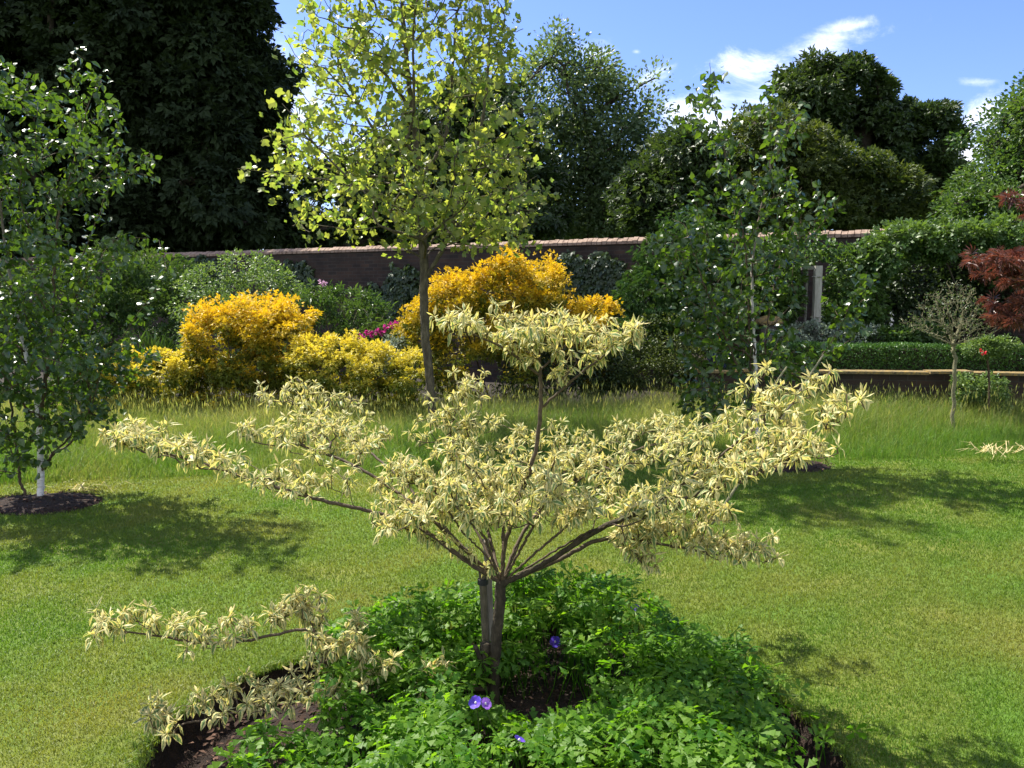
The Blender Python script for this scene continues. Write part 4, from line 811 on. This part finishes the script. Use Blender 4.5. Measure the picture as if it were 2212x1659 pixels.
        v = np.stack([cl + sd * hw[:, None] + up * (hw * (fold + wob[:, 0]))[:, None], cl, cl - sd * hw[:, None] + up * (hw * (fold + wob[:, 1]))[:, None]], 1).reshape(-1, 3)
        V.append(v); E.append(np.tile([1, 0, 1], S) + (2.0 if young else 0)); TI.append(rng.uniform())
    for i in tips:
        base = P[i]; up = nrm(UP + rng.normal(size=3) * .42); l = rng.uniform(.015, .06); tip = base + up * l
        tube(sh, [base, base + up * l * .6 + rng.normal(size=3) * .002, tip], [.0024, .002, .0016], 4, False, None, -3.0)
        nl = rng.integers(5, 10); a0 = rng.uniform(0, 6.28)
        for k in range(nl):
            leaf(tip - up * rng.uniform(0, .02), a0 + k * 2.4 + rng.normal() * .4, rng.uniform(-.1, .9), rng.uniform(.034, .08), rng.uniform(.011, .025), rng.uniform(.7, 2.9), False, rng.normal() * .6)
        for k in range(rng.integers(4, 8)):
            leaf(tip, rng.uniform(0, 6.28), rng.uniform(.35, 1.35), rng.uniform(.024, .06), rng.uniform(.006, .015), rng.uniform(0, .8), rng.uniform() < .4, rng.normal() * .3)
    n = len(V); v = np.concatenate(V); i0 = np.arange(S - 1)[:, None] * 3; j = np.arange(2)[None]; f = np.stack([i0 + j, i0 + j + 1, i0 + j + 4, i0 + j + 3], -1).reshape(-1, 4)
    lv.add(v, (f[None] + np.arange(n)[:, None, None] * (3 * S)).reshape(-1, 4), np.repeat(TI, 3 * S), np.concatenate(E))
    lv.build('foliage', M['varieg'], t)
    # cut stub of an old second stem beside the trunk
    g = Geo(); g.smooth = True; a = b + [-.05, .04, 0]; s = at(1050, 1390, 3.47); tube(g, smooth_path([a, at(1045, 1460, 3.47), s], 4), np.linspace(.03, .027, 9), 9)
    tube(g, smooth_path([at(1043, 1440, 3.46), at(1034, 1415, 3.44), at(1026, 1395, 3.43)], 3), [.012, .012, .011, .011, .01, .01, .01], 7); g.build('cut_stem', M['dogbark'], t)
    return n, len(tips)
k4 = dogwood()
# stakes and tie
for pts, rr, lb in (([(1052, 1540, 3.56), (1050, 1400, 3.56), (1043, 1250, 3.56), (1040, 1235, 3.56)], .017, 'short dark round stake tied behind the dogwood trunk'),
                    ([(1068, 1540, 3.62), (1062, 1400, 3.62), (1056, 1250, 3.62), (1048, 1165, 3.62)], .015, 'taller pale grey stake close behind the dogwood trunk')):
    p = [at(*q) for q in pts]; p[0][2] = -.06; g = Geo(); g.smooth = True; tube(g, smooth_path(p, 3, .001), rr, 9); tag(g.build('tree_stake', M['stake' if rr < .016 else 'bark']), lb, 'stake', 'stakes behind the dogwood')
g = Geo(); c = at(1043, 1256, 3.56); lathe(g, c, [(.019, -.014), (.023, -.012), (.023, .012), (.019, .014)], 12); tag(g.build('tree_tie', M['rubber']), 'black rubber tie wrapped round the short dark stake', 'tie')

# ------------------------------------------------------------------ geranium bed
FLOWERS = [(1028, 1519, 2.95), (1048, 1521, 2.93), (1121, 1600, 2.72), (1199, 1387, 3.72), (1372, 1316, 3.98)]
def geraniums():
    g = Geo(); st = Geo(); n = 5200; x = rng.uniform(-1.15, 1.3, n); y = rng.uniform(2.25, 4.35, n)
    r = np.hypot(x - BC[0], y - BC[1]) / bed_r(x, y)
    k = r < rng.uniform(.85, 1.02, n)
    k &= ((x - .1) / .34) ** 2 + ((y - 3.3) / .19) ** 2 > rng.uniform(.5, 1.1, n)              # bare soil at the trunk
    k &= ~((x < -.7 - .2 * (y - 3)) & (y > 2.9 ) & (y < 3.75))                                    # bare soil on the left
    k &= ~((x < -.95) & (y > 2.6)); k &= ~((x > .98 + .1 * (y - 3)) & (y < 3.4) & (rng.uniform(0, 1, n) < .85)); k &= ~((x > .75) & (y < 2.75) & (rng.uniform(0, 1, n) < .6))
    x, y, r = x[k], y[k], r[k]; hh = .28; ok = np.ones(len(x), bool)
    for fx, fy, fd in FLOWERS:      # leaves part around each open flower
        c = at(fx, fy, fd); q = np.array([0, 0, CH]) + (c - [0, 0, CH]) * (y / fd)[:, None]; ok &= ~((y < fd + .05) & (np.abs(x - c[0] * y / fd) < .055) & (np.abs(q[:, 2] - .22) < .16) & (fd - y < .28))
    x, y, r = x[ok], y[ok], r[ok]; m = len(x)
    h = .235 + .085 * snoise(x * 3.4, y * 3.4, 9) + .08 * (y > 3.6) * (x > -.1) - .1 * np.clip(r - .75, 0, 1) / .25
    h = h * (1 - .6 * np.exp(-((x - .08) / .38) ** 2 - ((y - 3.17) / .25) ** 2))
    h = np.maximum(h, .06) * rng.uniform(.55, 1.08, m)
    base = np.stack([x, y, np.full(m, -.04)], 1); bx = rdir(m) * [1, 1, 0] * .07; p = np.stack([x, y, h], 1)
    out = np.stack([x - BC[0], y - BC[1], np.zeros(m)], 1); t = nrm(rdir(m) * [1, 1, .3] + out * .5); n_ = nrm(UP * .9 + rdir(m) * .75)
    leaves(g, PALM, p, t, n_, rng.uniform(.05, .085, m), np.clip(rng.normal(.45, .25, m), 0, 1))
    for i in range(0, m, 2): tube(st, [base[i] + bx[i], (base[i] + p[i]) / 2 + bx[i] * .3, p[i]], [.0022, .002, .0016], 4, False)
    n2 = g.n
    # leaves and stalks in one ground cover
    g.v += st.v; g.l += [q + n2 for q in st.l]; g.t += st.t; g.tint += [np.full(len(q), .25) for q in st.v]; g.edge += st.edge; g.n += st.n
    tag(g.build('geranium_ground_cover', M['geranium']), 'dense deeply cut green geranium leaves carpeting the near bed', 'ground cover', kind='stuff')
    return m
k5 = geraniums()
def gflower(px, py, D, face, m, label, size=.021):
    c = at(px, py, D); b = np.array([c[0] + rng.normal() * .02, c[1] + .03, -.04]); t = thing('geranium_flower', b, label, 'flower', 'violet geranium flowers')
    g = Geo(); tube(g, smooth_path([b, (b + c) / 2 + [.01, .01, .02], c - np.array(face) * .006], 4), .0016, 5); g.build('stem', M['stemgreen'], t)
    f = nrm(np.array(face, float)); u = nrm(np.cross(f, [.1, .2, 1])); v_ = np.cross(f, u)
    for k in range(5):
        q = k * 2 * math.pi / 5 + .3; d = u * math.cos(q) + v_ * math.sin(q); s = np.cross(f, d); V = []
        for y_, w_, z_ in ((.08, .1, 0), (.45, .4, .16), (.8, .5, .34), (1.0, .26, .36)):
            for sg in (1, 0, -1): V.append(c + (d * y_ + s * w_ * sg + f * (z_ + .03 * abs(sg))) * size)
        i0 = np.arange(3)[:, None] * 3; j = np.arange(2)[None]; fc = np.stack([i0 + j, i0 + j + 1, i0 + j + 4, i0 + j + 3], -1).reshape(-1, 4)
        g = Geo(); g.add(V, fc, rng.uniform(0, 1)); g.build('petal', M[m], t)
    g = Geo(); g.smooth = True; lathe(g, c + f * .002, [(.005, -.002), (.0045, .003), (.001, .007)], 8); g.build('centre', M['petal_white'], t)
gflower(1028, 1519, 2.95, (-.35, -.55, .7), 'petal_vio', 'violet blue geranium flower, left of the close pair in front of the trunk', .025)
gflower(1048, 1521, 2.93, (.5, -.5, .6), 'petal_lilac', 'lilac geranium flower, right of the close pair in front of the trunk', .022)
gflower(1121, 1600, 2.72, (.45, .1, .9), 'petal_vio', 'violet geranium flower seen edge on low in the front leaves', .02)
gflower(1199, 1387, 3.72, (.1, -.8, .5), 'petal_vio', 'violet geranium flower facing out right of the trunk', .026)
gflower(1372, 1316, 3.98, (.2, -.35, .9), 'petal_vio', 'violet geranium flower high at the back of the clump', .025)
# red rose by the left birch
rs = shrub('rose_bush', 'red flowered rose bush half hidden behind the left birch', 'shrub', 10.3, [(165, 810, 30, 30, 1), (150, 850, 40, 40, 1)], 50, 30, .09, .045, 'green', FIVE, .3, nst=20)
florets(rs, 10.0, [(160, 808), (168, 803), (174, 800), (178, 783), (163, 812)], 'petal_red', .03, 14)
print('COUNTS', k1, k2, k3, k4, k5)
